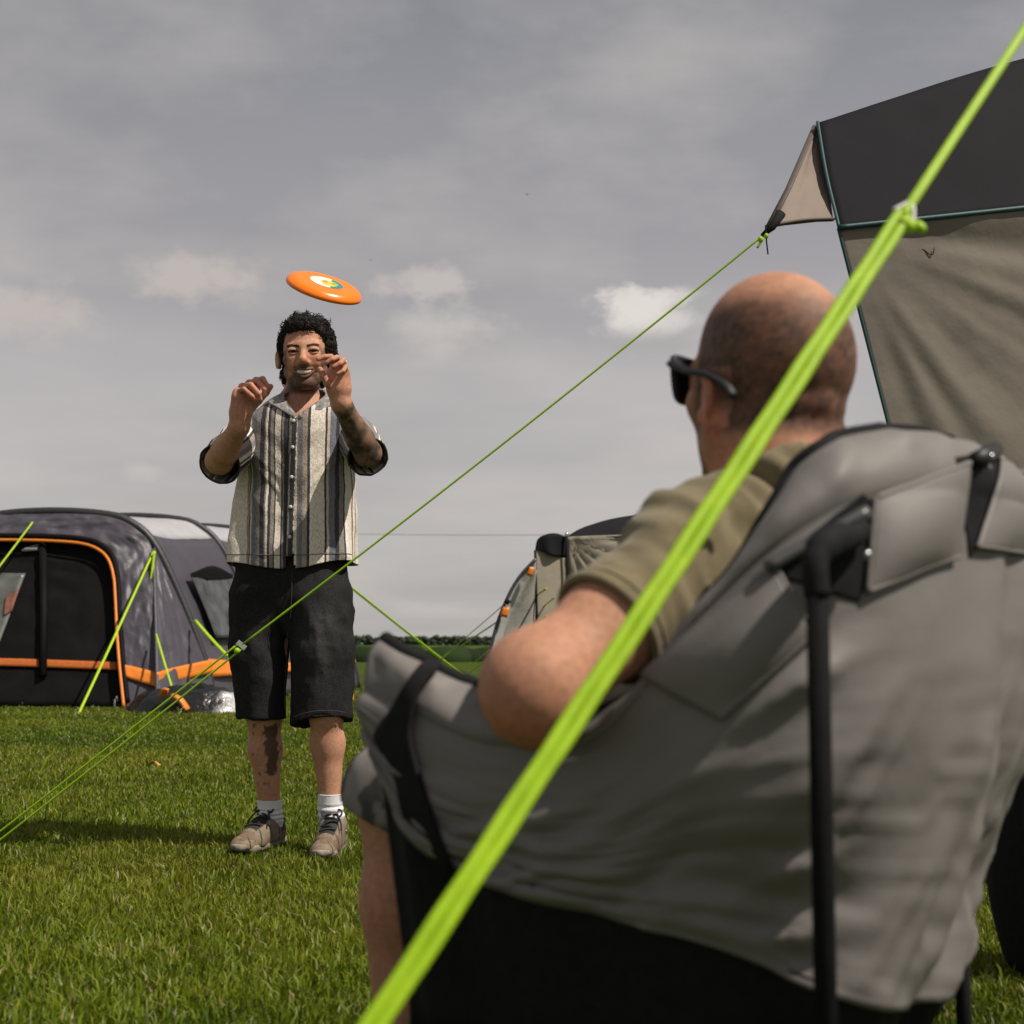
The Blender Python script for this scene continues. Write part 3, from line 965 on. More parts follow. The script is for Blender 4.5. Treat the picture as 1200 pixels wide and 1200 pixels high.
# ================================================================== AWNING, right
def build_awning():
    root = thing('awning', (1.3, 4.1, 0), 'beige awning wall with dark charcoal roof and teal binding behind the camping chair', 'awning')
    e0, e1, e2 = P(982, 268, 4.05), P(1200, 245, 4.18), P(1500, 212, 4.4)
    w0 = [e0, P(1010, 378, 4.08), P(1040, 495, 4.1), P(1105, 750, 4.1), P(1176, 1030, 4.1)]
    # wall with tension folds running down from the corner
    top = catmull([e0, e1, e2], 120)
    base = catmull([w0[-1], P(1330, 1028, 4.2), P(1600, 1012, 4.45)], 120)
    left = catmull(w0, 100)
    t = np.linspace(0, 1, 100)
    g = top[None] * (1 - t)[:, None, None] + base[None] * t[:, None, None]
    corr = left - (e0[None] * (1 - t)[:, None] + w0[-1][None] * t[:, None])
    g = g + corr[:, None, :] * (np.linspace(1, 0, 120) ** 1.5)[None, :, None]
    rel = g - e0
    ang = np.arctan2(rel[..., 0], -rel[..., 2])
    rad = np.linalg.norm(rel, axis=-1)
    k = np.stack([ang * 4.5, rad * .5, 0 * rad + 2], -1)
    g[..., 1] += -.05 * np.sin(np.pi * np.clip(t, 0, 1))[:, None] * np.linspace(0, 1, 120)[None] + .030 * fbm(k * 1.3, 2) * sstep(.05, .6, rad) * sstep(0, .1, np.linspace(0, 1, 120))[None] + .006 * fbm(g * 6, 3)
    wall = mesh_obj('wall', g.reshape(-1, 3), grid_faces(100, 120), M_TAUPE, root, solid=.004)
    v, f = tube(left + [0, -.004, 0], .0050, 8)
    mesh_obj('binding', v, f, M_TEAL, root)
    # roof over it
    a0, a1, a2 = P(957, 145, 4.35), P(1230, 62, 4.75), P(1560, 0, 5.1)
    ledge = catmull([e0, P(967, 205, 4.2), a0], 24)
    q = np.linspace(0, 1, 24)
    bt, tp = catmull([e0, e1, e2], 60), catmull([a0, a1, a2], 60)
    r = bt[None] * (1 - q)[:, None, None] + tp[None] * q[:, None, None]
    cr = ledge - (e0[None] * (1 - q)[:, None] + a0[None] * q[:, None])
    r = r + cr[:, None, :] * (np.linspace(1, 0, 60) ** 2)[None, :, None]
    r[..., 1] += .012 * fbm(r * 3, 3)
    r[..., 1] -= .008
    mesh_obj('roof', r.reshape(-1, 3), grid_faces(24, 60), M_CHAR, root, solid=.004)
    v, f = tube(bt + [0, -.014, 0], .0075, 8)
    mesh_obj('binding', v, f, M_TEAL, root)
    v, f = tube(ledge + [0, -.014, 0], .0055, 8)
    mesh_obj('binding', v, f, M_TEAL, root)
    # far slope of the roof and the closing side, so the tent has a body
    back = [P(957, 145, 4.35), P(1230, 62, 4.75), P(1560, 0, 5.1)]
    cloth('rear_roof', back, [p + np.array([1.15, 1.9, -.75]) for p in back], M_CHAR, root, n=30, m=10)
    # pole out of frame that the near line is tied to, strapped back to the roof
    c = strap_end()
    v, f = tube([c * [1, 1, 0] + [.02, 0, 0], c * [1, 1, .5] + [.02, 0, 0], c + [.02, 0, .04]], .011, 10)
    mesh_obj('pole', v, f, M_BLACK_GLOSS, root)
    v, f = tube([c + [.02, 0, .02], np.array([c[0] * .5 + e2[0] * .5 + .1, 3.2, c[2] * .5 + e2[2] * .5]), e2 + [.3, .05, .05]], .008, 6, .3)
    mesh_obj('ridge_strap', v, f, M_BLACK, root)
    # beige flap drawn out by the long guy line
    tip, in1 = P(905, 265, 3.98), P(976, 257, 4.07)
    ap = a0 + [0, .02, 0]
    cloth('flap', [tip, (tip + ap) / 2, ap], [in1, (in1 + ap) / 2 + [.02, .05, 0], ap + [.02, .01, 0]], fabric('flap_canvas', (.25, .19, .155), .75, trans=.2), root, n=30, m=16, wrinkle=.008, freq=3)
    v, f = tube([tip + [-.01, 0, 0], tip * .65 + ap * .35, ap], .011, 8, .5)
    mesh_obj('hem', v, f, mat_plain('brown_hem', (.075, .055, .045), .7), root)
    v, f = tube(catmull([tip + [-.01, 0, 0], tip * .5 + in1 * .5 + [0, 0, .006], in1], 12), .012, 8, .5)
    mesh_obj('hem', v, f, bpy.data.materials['brown_hem'], root)
    v, f = tube([P(915, 250, 3.97), P(905, 266, 3.96), P(893, 276, 3.955)], [.016, .011, .006], 8)
    mesh_obj('corner_tab', v, f, M_BLACK, root)
    gp = pix(g.reshape(-1, 3))
    WD = g.reshape(-1, 3)[np.argmin(np.hypot(gp[:, 0] - 1085, gp[:, 1] - 295)), 1] - .002
    pts = [P(x, y, WD) for x, y in ((1074, 298), (1077, 293), (1083, 293), (1088, 297), (1093, 298), (1095, 290))]
    v, f = tube(catmull(pts, 24), .0014, 6)
    mesh_obj('loose_thread', v, f, M_BLACK, root)

STRAP0, STRAP1 = P(570, 1000, 1.12), P(1060, 250, 1.40)
def strap_end():
    d = STRAP1 - STRAP0
    return STRAP0 + d * ((2.02 - STRAP0[2]) / d[2])

def build_guy_lines():
    # long thin line from the flap to the ground, doubled below its slider
    tip, sl, D = P(899, 272, 3.955), P(283, 756, 4.12), 4.15
    d = sl - tip
    end = sl + d * (sl[2] / -d[2])
    root = thing('guy_line', end * [1, 1, 0], 'long thin lime guy line from the beige flap down across the standing man', 'guy line', 'lime guy lines in the foreground')
    guy('cord', tip, sl, .0031, root, M_LIME, 40, sag=.012, flat=1)
    per = np.cross(d / np.linalg.norm(d), [0, 1, 0])
    per /= np.linalg.norm(per)
    for s in (-1, 1):
        guy('cord', sl + per * .009 * s, end + per * .010 * s, .0030, root, M_LIME, 30, sag=.004, flat=1)
    v, f = box(sl, (.030, .006, .014), Matrix.Rotation(math.radians(38), 3, 'Y'))
    s_ = mesh_obj('slider', v, f, mat_plain('grey_slider', (.35, .36, .33), .35), root, smooth=False)
    v, f = tri_ball(sl + [-.012, -.004, -.016], (.009, .008, .009))
    mesh_obj('knot', v, f, M_LIME, root)
    peg(root, end * [1, 1, 0], .05, .004)
    kt = P(893, 279, 3.95)
    for a, r in (((.012, 0, .006), .007), ((-.004, 0, -.004), .008)):
        v, f = tri_ball(kt + np.array(a), (r, r, r * 1.2))
        mesh_obj('knot', v, f, M_LIME, root)
    v, f = tube(catmull([kt, kt + [-.006, 0, -.016], kt + [-.014, 0, -.028]], 8), .0035, 6)
    mesh_obj('cord_tail', v, f, M_LIME, root)
    v, f = tube(catmull([P(897, 264, 3.95), P(898, 280, 3.95), P(900, 298, 3.95)], 8), .0022, 6)
    mesh_obj('toggle_cord', v, f, M_BLACK, root)

    # near doubled line crossing the seated man
    a, b = STRAP0, STRAP1
    d = (b - a) / np.linalg.norm(b - a)
    end = a - d * (a[2] / d[2])
    top = strap_end()
    root = thing('guy_line', end * [1, 1, 0], 'thick doubled lime guy line running close to the camera across the bald man', 'guy line', 'lime guy lines in the foreground')
    view = a - np.array([0, 0, CAM_H])
    per = np.cross(d, view / np.linalg.norm(view))
    per /= np.linalg.norm(per)
    m, nt, bs = new_mat('lime_braid')
    tcn = nt.nodes.new('ShaderNodeTexCoord')
    wv = N(nt, 'ShaderNodeTexNoise', i_Scale=500.0, i_Detail=3.0)
    nt.links.new(tcn.outputs['Object'], wv.inputs['Vector'])
    lo = noise_tex(nt, 34.0, 5.0)
    fac = math_node(nt, 'ADD', math_node(nt, 'MULTIPLY', wv.outputs[0], .5), math_node(nt, 'MULTIPLY', lo, .5))
    rp = ramp(nt, fac, [(.3, (.34, .56, .004)), (.7, (.55, .80, .02))])
    nt.links.new(rp.outputs[0], bs.inputs['Base Color'])
    bs.inputs['Roughness'].default_value = .5
    bump(nt, bs, wv.outputs[0], .5, .001)
    tr = nt.nodes.new('ShaderNodeBsdfTranslucent')
    nt.links.new(rp.outputs[0], tr.inputs[0])
    mx = nt.nodes.new('ShaderNodeMixShader')
    mx.inputs[0].default_value = .35
    nt.links.new(bs.outputs[0], mx.inputs[1])
    nt.links.new(tr.outputs[0], mx.inputs[2])
    nt.links.new(mx.outputs[0], nt.nodes['Material Output'].inputs[0])
    L = np.linalg.norm(b - end)
    n = 1100
    t = np.linspace(0, 1, n)[:, None]
    def braid(v, n_):
        v = v.reshape(n_, 10, 3)
        c_ = v.mean(1, keepdims=True)
        i_, j_ = np.arange(n_)[:, None], np.arange(10)[None]
        return (c_ + (v - c_) * (1 + .10 * np.sin(i_ * 1.3 + j_ * 1.885) + .10 * np.sin(i_ * 1.3 - j_ * 1.885))[..., None]).reshape(-1, 3)
    for s in (-1, 1):
        p = end + (b - end) * t + per * s * .0048
        p = p + per * (.0004 * np.sin(t * 90 + s))
        v, f = tube(p, .0050, 10, .45, up=view / np.linalg.norm(view))
        v = braid(v, n)
        mesh_obj('webbing', v, f, m, root)
    p = b + (top - b) * t
    v, f = tube(p, .0054, 10, .5, up=view / np.linalg.norm(view))
    mesh_obj('webbing', v, f, m, root)
    # slider and knot
    v, f = tube(catmull([b + per * .011 - d * .004, b + d * .016, b - per * .011 - d * .004, b - per * .003 - d * .012], 20), .0024, 8)
    mesh_obj('slider', v, f, mat_plain('clear_slider', (.5, .5, .47), .3), root)
    for off, r in (((-.012) * 1.0, .0062), (-.019, .0050)):
        v, f = tri_ball(b + per * off - d * (.012 if r > .006 else .006), (r, r, r))
        mesh_obj('knot', v, f, m, root)
    q = b - per * .019 - d * .006
    v, f = tube(catmull([b - d * .012, q + d * .003, q - per * .006 - d * .002], 10), .0042, 8)
    mesh_obj('cord_tail', v, f, m, root)
    peg(root, end * [1, 1, 0], .05, .004)

# ================================================================== FLYING DISC
def build_disc():
    c = P(381, 334.5, 4.45)
    root = thing('flying_disc', c, 'bright orange plastic flying disc in mid air above the dark haired man', 'flying disc')
    roll, al = math.radians(18), math.radians(12.6)
    vd = c - np.array([0, 0, CAM_H])
    vd /= np.linalg.norm(vd)
    R0 = np.array([1, 0, 0.0])
    U0 = np.cross(R0, vd)
    if U0[2] < 0:
        U0 = -U0
    mj = R0 * math.cos(roll) - U0 * math.sin(roll)
    up = R0 * math.sin(roll) + U0 * math.cos(roll)
    nz = up * math.cos(al) - vd * math.sin(al)
    dp = np.cross(nz, mj)
    B = np.stack([mj, dp, nz], 1)
    Rr = .124
    prof = [(0, .0105), (.3, .0105), (.62, .0103), (.70, .0112), (.74, .0105), (.80, .0095), (.88, .006), (.94, 0), (.98, -.006), (1.0, -.012), (.995, -.0165), (.975, -.018), (.955, -.0165), (.945, -.010), (.92, -.002), (.85, .004), (.7, .0075), (0, .008)]
    n = 96
    a = np.linspace(0, 2 * np.pi, n, endpoint=False)
    pr = catmull([(r, z, 0) for r, z in prof], 90)
    v = np.stack([np.outer(pr[:, 0] * Rr, np.cos(a)), np.outer(pr[:, 0] * Rr, np.sin(a)), np.repeat(pr[:, 1:2], n, 1)], -1).reshape(-1, 3)
    m = mat_plain('orange_plastic', (.95, .20, .006), .3, .04, 20, spec=.5)
    mesh_obj('body', v @ B.T + c, grid_faces(len(pr), n, True), m, root)
    # printed label: white oval with yellow middle, red dash and teal edge
    n, k = 90, 40
    rr = np.linspace(0, 1, k)[:, None]
    aa = np.linspace(0, 2 * np.pi, n, endpoint=False)[None]
    x, y = rr * np.cos(aa), rr * np.sin(aa)
    w = np.stack([x * .054 + .002, y * .054, 0 * x + .0112], -1).reshape(-1, 3)
    col_ = np.ones((k, n, 3)) * np.array([.80, .72, .62])
    def put(mask, c_):
        col_[mask] = c_
    put((x > .35) & (rr > .66) & (y > -.9), (.03, .22, .24))
    put((x > .15) & (y > .25) & (rr > .55), (.03, .22, .24))
    put(((x - .2) ** 2 / .28 + (y + .05) ** 2 / .35 < 1) & (rr < .66), (.72, .55, .03))
    put(((x - .45) ** 2 / .06 + (y - .15) ** 2 / .10 < 1), (.30, .42, .05))
    put(((x + .12) ** 2 / .03 + (y - .15) ** 2 / .05 < 1), (.78, .22, .05))
    put(((x + .05) ** 2 / .02 + (y + .25) ** 2 / .05 < 1), (.80, .42, .08))
    mesh_obj('printed_label', w @ B.T + c, grid_faces(k, n, True), mat_vcol('label_print', rough=.4, vary=.03, bmp=0), root, cols=col_.reshape(-1, 3))

def build_small_things():
    # black padded bag with a lime lid at the right edge
    D = 3.0
    c = P(1262, 900, D)
    c[2] = 0
    root = thing('cool_bag', c, 'black bag with lime green lid behind the chair at the very edge', 'bag')
    F = Field(np.arange(c[0] - .26, c[0] + .26, .008), np.arange(c[1] - .2, c[1] + .2, .008), np.arange(-.02, .56, .008))
    F.chain([c + [-.10, 0, .06], c + [-.105, 0, .40]], [.06, .075], .03)
    F.chain([c + [.12, 0, .06], c + [.12, 0, .40]], [.06, .075], .03)
    F.ell(c + [0, 0, .22], (.19, .12, .27), k=.04)
    F.plane(c + [0, 0, .50], (0, 0, 1))
    F.plane(c + [0, 0, .005], (0, 0, -1))
    v, f = F.mesh()
    mesh_obj('bag_body', v, f, M_BLACK, root)
    v, f = tri_ball((0, 0, 0), (1, 1, 1), n=36, m=20)
    v = np.sign(v) * np.abs(v) ** .55 * [.172, .122, .060] + c + [0, 0, .545]
    mesh_obj('lid', v, f, mat_plain('lime_lid', (.30, .40, .02), .6), root)
    # scrap of dry leaf
    c = P(181, 906, 7.7)
    c[2] = .035
    mesh_v, nn = ruled([c + [-.03, 0, 0], c + [0, .01, .02], c + [.035, 0, .005]], [c + [-.025, -.03, .012], c + [0, -.04, .03], c + [.03, -.03, .004]], 10, 6, wrinkle=.004)
    o = mesh_obj('dry_leaf', mesh_v.reshape(-1, 3), grid_faces(10, 6), mat_plain('dry_leaf', (.62, .26, .08), .7), solid=.002, origin=c)
    tag(o, 'small orange brown dry leaf lying alone on the grass', 'leaf')

# ================================================================== CAMPING CHAIR
CH = np.array([.219, 1.819, 0.0])
_b = math.radians(52)
CR_, CF_ = np.array([math.cos(_b), math.sin(_b), 0]), np.array([-math.sin(_b), math.cos(_b), 0])
def C(x, y, z):
    return CH + CR_ * x + CF_ * y + np.array([0, 0, z])

M_POLE = mat_plain('black_pole_sleeve', (.006, .006, .0065), .8, .2, 80, spec=.12)
M_CHAIR = fabric('grey_polyester', (.162, .148, .140), .6, .05, .3, 16, .006, spec=.35)
def build_chair():
    from mathutils.bvhtree import BVHTree
    root = thing('camping_chair', C(0, 0, 0), 'grey padded bucket camping chair with black piping and a black rear pole', 'chair')
    half = [(-.374, .192), (-.376, .10), (-.368, 0), (-.357, -.12), (-.338, -.23), (-.288, -.325), (-.17, -.375), (0, -.39)]
    sz_ = [.630, .600, .575, .592, .715, .805, .838, .845]
    pz_ = [.688, .647, .614, .620, .735, .858, .905, .915]
    zb_ = [.560, .450, .425, .405, .385, .345, .310, .300]
    ctl = half + [(-x * .92, y) for x, y in half[-2::-1]]
    ext = lambda a: a + a[-2::-1]
    nu, n1, n2 = 360, 16, 70
    pl = catmull([(x, y, 0) for x, y in ctl], nu)
    par = np.linspace(0, 1, len(ctl))
    # parameter of each arclength sample
    dense = catmull([(x, y, 0) for x, y in ctl], 4000)
    cd = np.array([np.argmin(np.linalg.norm(dense - np.array((x, y, 0)), axis=1)) for x, y in ctl]) / 3999
    uu = np.linspace(0, 1, nu)
    f1 = lambda a: catmull(np.stack([cd, np.array(ext(a)), 0 * cd], 1), 4000)
    def lut(a):
        q = f1(a)
        return np.interp(uu, q[:, 0], q[:, 1])
    sz, pz, zb = lut(sz_), lut(pz_), lut(zb_)
    tan = np.gradient(pl, axis=0)
    tan /= np.linalg.norm(tan, axis=1, keepdims=True)
    nrm = np.stack([tan[:, 1], -tan[:, 0], 0 * tan[:, 0]], 1)
    if (nrm[nu // 2, 1]) > 0:
        nrm = -nrm
    insk = (.30 + .70 * sstep(0, .10, np.minimum(uu, 1 - uu)))
    rows = []
    for k in range(n1):
        t = k / n1
        a = t * math.pi / 2
        ins = (.052 * (1 - math.sin(a)) - .012 * math.sin(2 * a)) * insk
        z = sz + (pz - sz) * math.cos(a) ** 1.1
        rows.append(np.stack([pl[:, 0] - nrm[:, 0] * ins, pl[:, 1] - nrm[:, 1] * ins, z], 1))
    ctr = np.array([0, -.05])
    for k in range(n2):
        t = k / (n2 - 1)
        z = sz + (zb - sz) * t
        sc = 1 + .03 * math.sin(math.pi * min(1, t * 1.3)) * (t < .77) - (.03 + .14 * sstep(-.08, -.34, pl[:, 1])) * sstep(.35, 1.15, t)
        sc = sc - np.where(pl[:, 0] > 0, .10 * sstep(.25, 1.0, t), 0)
        xy = ctr + (pl[:, :2] - ctr) * np.broadcast_to(sc, nu)[:, None]
        rows.append(np.stack([xy[:, 0], xy[:, 1], z], 1))
    G = np.array(rows)
    lift = np.concatenate([np.zeros(n1), np.sqrt(np.linspace(0, 1, n2))])
    gn = np.repeat(nrm[None], len(G), 0)
    arc = uu * 2.0
    tt = np.concatenate([np.linspace(0, .2, n1), .2 + np.linspace(0, .6, n2)])
    q1 = np.stack([arc[None] * 5 + 0 * tt[:, None], tt[:, None] * 4 + 0 * arc[None], 0 * tt[:, None] + 0 * arc[None]], -1)
    q2 = np.stack([arc[None] * 9 + tt[:, None] * 6, tt[:, None] * 5 + 0 * arc[None], 3 + 0 * tt[:, None] + 0 * arc[None]], -1)
    q3 = np.stack([arc[None] * 7 + 0 * tt[:, None], tt[:, None] * 22 + 0 * arc[None], 6 + 0 * tt[:, None] + 0 * arc[None]], -1)
    low = sstep(.30, .75, tt)[:, None]
    aL, aR = cd[5] * 2, cd[len(ctl) - 6] * 2
    A_, T_ = arc[None] + 0 * tt[:, None], tt[:, None] + 0 * arc[None]
    wv = fbm(np.stack([A_ * 4, T_ * 4, 0 * A_ + 5], -1), 2)
    pull = .013 * sstep(.2, .55, T_) * np.exp(-((A_ - aR + .04 - .12 * (T_ - .5)) / .13) ** 2) * np.sin(A_ * 75 - T_ * 9 + 3 * wv)
    pull += .010 * sstep(.22, .4, T_) * np.exp(-((A_ - aL + .02) / .055) ** 2) * (1 - 2.2 * np.abs(np.sin(T_ * 26 + 4 * wv))) * (1 + wv)
    pull += .006 * np.exp(-((A_ - (aL + aR) / 2) / .16) ** 2) * sstep(.15, .3, T_) * np.sin(A_ * 28 + 6 * wv)
    dsp = .012 * fbm(q1, 2) + .020 * low * ridge(q2 * [1, .55, 1], 2) + .006 * ridge(q3 * [.8, .8, 1], 2) * (.25 + low)
    pad = np.exp(-((tt - .08) / .07) ** 2)[:, None]
    dsp = dsp * (1 - .6 * pad) + pad * (.014 * fbm(np.stack([arc[None] * 22 + 0 * tt[:, None], tt[:, None] * 6 + 0 * arc[None], 9 + 0 * arc[None] + 0 * tt[:, None]], -1), 2))
    pull += .008 * np.exp(-((T_ - .03) / .07) ** 2) * np.sin(A_ * 62 + 5 * wv + 8 * T_) * (.6 + wv)
    G = G + gn * (dsp + pull)[..., None]
    wl = np.einsum('ijk,k->ij', G, [0, 0, 1])
    Wd = CH + G[..., 0:1] * CR_ + G[..., 1:2] * CF_ + G[..., 2:3] * np.array([0, 0, 1.0])
    shell = mesh_obj('shell', Wd.reshape(-1, 3), grid_faces(len(G), nu), M_CHAIR, root, solid=.006)
    # piping along the rim
    v, f = tube(Wd[0] + [0, 0, .001], .0095, 10)
    mesh_obj('rim_piping', v, f, M_BLACK, root)
    v, f = tube(Wd[n1] + CR_ * 0, .0035, 6)
    mesh_obj('seam_piping', v, f, M_CHAIR, root)
    # inside padding
    inn = []
    for k in range(24):
        t = k / 23
        sc = 1 - .14 * t
        z = pz + (.44 - pz) * t
        xy = ctr + (G[0, :, :2] - ctr) * (sc * .985)
        inn.append(np.stack([xy[:, 0], xy[:, 1], z], 1))
    inn = np.array(inn)
    inn = inn - np.repeat(nrm[None], 24, 0) * (.006 + .03 * np.sin(np.linspace(0, np.pi, 24)))[:, None, None]
    Iw = CH + inn[..., 0:1] * CR_ + inn[..., 1:2] * CF_ + inn[..., 2:3] * np.array([0, 0, 1.0])
    mesh_obj('inner_padding', Iw.reshape(-1, 3), grid_faces(24, nu), M_CHAIR, root)
    # seat
    ny = 30
    s_in = inn[-1]
    c0 = np.array([0, -.04, .40])
    t = np.linspace(0, 1, ny)[:, None, None]
    st = c0 + (s_in[None] - c0) * t
    st[..., 2] += .02 * fbm(st * 6, 2)
    Sw = CH + st[..., 0:1] * CR_ + st[..., 1:2] * CF_ + st[..., 2:3] * np.array([0, 0, 1.0])
    mesh_obj('seat', Sw.reshape(-1, 3), grid_faces(ny, nu), M_CHAIR, root, solid=.01)
    # black base under the shell
    bt = []
    for k in range(10):
        t = k / 9
        xy = ctr + (G[-1, :, :2] - ctr) * (.985 - .10 * t)
        bt.append(np.stack([xy[:, 0], xy[:, 1], zb + .01 - (zb - .24) * t], 1))
    bt = np.array(bt)
    Bw = CH + bt[..., 0:1] * CR_ + bt[..., 1:2] * CF_ + bt[..., 2:3] * np.array([0, 0, 1.0])
    mesh_obj('under_skirt', Bw.reshape(-1, 3), grid_faces(10, nu), M_BLACK, root, solid=.004)

    tri = []
    vv = Wd.reshape(-1, 3)
    for a, b, c, d in grid_faces(len(G), nu):
        tri += [(a, b, c), (a, c, d)]
    bvh = BVHTree.FromPolygons([tuple(x) for x in vv], tri)
    cam0 = Vector((0, 0, CAM_H))
    def hit(px, py, lift):
        r = Vector(ray(px, py)).normalized()
        loc, n, i, dist = bvh.ray_cast(cam0, r)
        if loc is None:
            return None
        if n.dot(r) > 0:
            n = -n
        return np.array(loc + n * lift)
    def patch(name, quad, mat, lift, n=26, thick=.004, bow=0.0, edge=None, par_=None):
        """sewn-on piece lying against the shell; quad = TL, TR, BR, BL in photo pixels"""
        q = np.array(quad, float)
        g = np.zeros((n, n, 3))
        ok = np.ones((n, n), bool)
        for i in range(n):
            for j in range(n):
                u, w = j / (n - 1), i / (n - 1)
                p = (q[0] * (1 - u) + q[1] * u) * (1 - w) + (q[3] * (1 - u) + q[2] * u) * w
                lf = lift + bow * 16 * u * (1 - u) * w * (1 - w)
                h = hit(p[0], p[1], lf)
                if h is None:
                    ok[i, j] = False
                else:
                    g[i, j] = h
        gi = np.argwhere(ok)
        for i, j in np.argwhere(~ok):
            k = gi[np.argmin(np.abs(gi - [i, j]).sum(1))]
            g[i, j] = P(*((q[0] * (1 - j / (n - 1)) + q[1] * j / (n - 1)) * (1 - i / (n - 1)) + (q[3] * (1 - j / (n - 1)) + q[2] * j / (n - 1)) * i / (n - 1)), g[k[0], k[1]][1])
        for _ in range(6):
            g2 = g.copy()
            g2[1:-1, 1:-1] = (g[:-2, 1:-1] + g[2:, 1:-1] + g[1:-1, :-2] + g[1:-1, 2:]) / 4
            for e_ in (0, -1):
                g2[e_, 1:-1] = (g[e_, :-2] + g[e_, 2:]) / 2
                g2[1:-1, e_] = (g[:-2, e_] + g[2:, e_]) / 2
            g = g * .4 + g2 * .6
        o = mesh_obj(name, g.reshape(-1, 3), grid_faces(n, n), mat, par_ or root, solid=thick)
        if edge:
            for e in edge:
                path = {'T': g[0], 'B': g[-1], 'L': g[:, 0], 'R': g[:, -1]}[e]
                v, f = tube(path, .0032, 6)
                mesh_obj('hem', v, f, mat, o)
        return o
    # black patches paint the dark frame openings, then the pocket flaps round them
    patch('black_opening_patch', [(893, 672), (1008, 578), (1040, 600), (1004, 706)], M_BLACK, .004, thick=.002)
    patch('black_opening_patch', [(1116, 538), (1172, 530), (1158, 610), (1132, 655)], M_BLACK, .004, thick=.002)
    patch('pocket_flap', [(752, 792), (908, 664), (948, 742), (845, 842)], M_CHAIR, .008, bow=.012, edge=('B', 'R', 'T'))
    patch('pocket_flap', [(1019, 580), (1128, 546), (1114, 652), (1011, 694)], M_CHAIR, .009, bow=.018, edge=('B', 'L', 'T'))
    patch('pocket_flap', [(1166, 546), (1225, 560), (1228, 655), (1136, 640)], M_CHAIR, .009, bow=.012, edge=('B', 'T'))
    # frame: rod across the corner, joint, rear pole
    r0, r1 = hit(900, 668, .014), hit(1004, 604, .018)
    v, f = tube(catmull([r0, (r0 + r1) / 2, r1], 14), .0070, 12)
    mesh_obj('frame_rod', v, f, mat_plain('grey_rod', (.06, .058, .058), .4), root)
    jp = hit(972, 648, .03)
    jt = []
    for k in range(40):
        a = 2 * math.pi * k / 40
        jt.append(jp + CR_ * (.024 * math.cos(a) + .010 * math.sin(a)) + np.array([0, 0, .018 * math.sin(a)]) + CF_ * -.002)
    pt_ = P(957, 655, 1.30)
    v, f = tube(catmull([pt_ + [0, 0, -.035], pt_ + [0, .004, .0], (pt_ + jp) / 2 + [0, 0, .012], jp + CR_ * .014 + [0, 0, .012], jp + CR_ * .034 + [0, 0, .020]], 24), [.0125] * 8 + [.0155] * 8 + [.0120] * 8, 12)
    jo = mesh_obj('joint', v, f, M_BLACK, root)
    v, f = tri_ball(jp + CR_ * .020 + [0, 0, -.006] - CF_ * .012, (.005, .005, .005), n=14, m=10)
    mesh_obj('rivet', v, f, M_STEEL, jo)
    rv = hit(1150, 541, .012)
    v, f = tri_ball(rv, (.005, .005, .005), n=14, m=10)
    mesh_obj('rivet', v, f, M_STEEL, root)
    v, f = tube([hit(1133, 545, .012), hit(1160, 538, .012)], .010, 10)
    mesh_obj('frame_rod', v, f, M_BLACK_GLOSS, root)
    tp = P(957, 655, 1.30)
    v, f = tube([tp, np.array([tp[0], tp[1], .5]), np.array([tp[0], tp[1], 0])], .0105, 14, 1.0)
    mesh_obj('leg', v, f, M_POLE, root)
    v, f = tri_ball(np.array([tp[0], tp[1], .015]), (.025, .025, .016))
    mesh_obj('foot', v, f, M_BLACK_GLOSS, root)
    for (x, y, z1) in ((.22, -.27, .5), (-.33, .16, .45), (.33, .16, .45)):
        v, f = tube([C(x, y, 0), C(x * .98, y * .98, z1)], .010, 12)
        lg = mesh_obj('leg', v, f, M_BLACK, root)
        v, f = tri_ball(C(x, y, .015), (.025, .025, .016))
        mesh_obj('foot', v, f, M_BLACK_GLOSS, lg)
    for a, b in (((-.33, .16, .03), (.22, -.27, .30)), ((.33, .16, .03), (-.30, -.30, .30)), ((-.33, .16, .30), (.33, .16, .05)), ((-.33, .16, .05), (.33, .16, .30))):
        v, f = tube([C(*a), C(*b)], .008, 10)
        mesh_obj('cross_tube', v, f, M_BLACK, root)
    # black gusset at the front of the arm
    def hp(x, y, lf, dfl):
        h = hit(x, y, lf)
        return h if h is not None and abs(h[1] - dfl) < .12 else P(x, y, dfl)
    La = [(503, 776), (494, 789), (482, 806), (468, 828), (436, 872), (455, 905), (470, 950), (484, 1000), (495, 1060), (505, 1110)]
    Lb = [(513, 782), (508, 795), (500, 810), (494, 826), (488, 860), (497, 900), (512, 955), (530, 1000), (550, 1060), (565, 1110)]
    A = [hp(x, y, .012, 1.62) for x, y in La]
    B = [hp(x, y, .012, 1.60) for x, y in Lb]
    cloth('front_gusset', A, B, M_BLACK, root, n=40, m=8, thick=.006)

build_awning()
build_guy_lines()
build_disc()
build_small_things()
build_chair()
# ================================================================== PEOPLE
class Xf:
    """local frame for a head or a shoe"""
    def __init__(s, o, Rm, k=1.0):
        s.o, s.R, s.k = np.asarray(o, float), np.asarray(Rm, float), k
    def p(s, *q):
        return s.o + s.k * (s.R @ np.asarray(q, float))
    def inv(s, v):
        return ((np.asarray(v) - s.o) @ s.R) / s.k

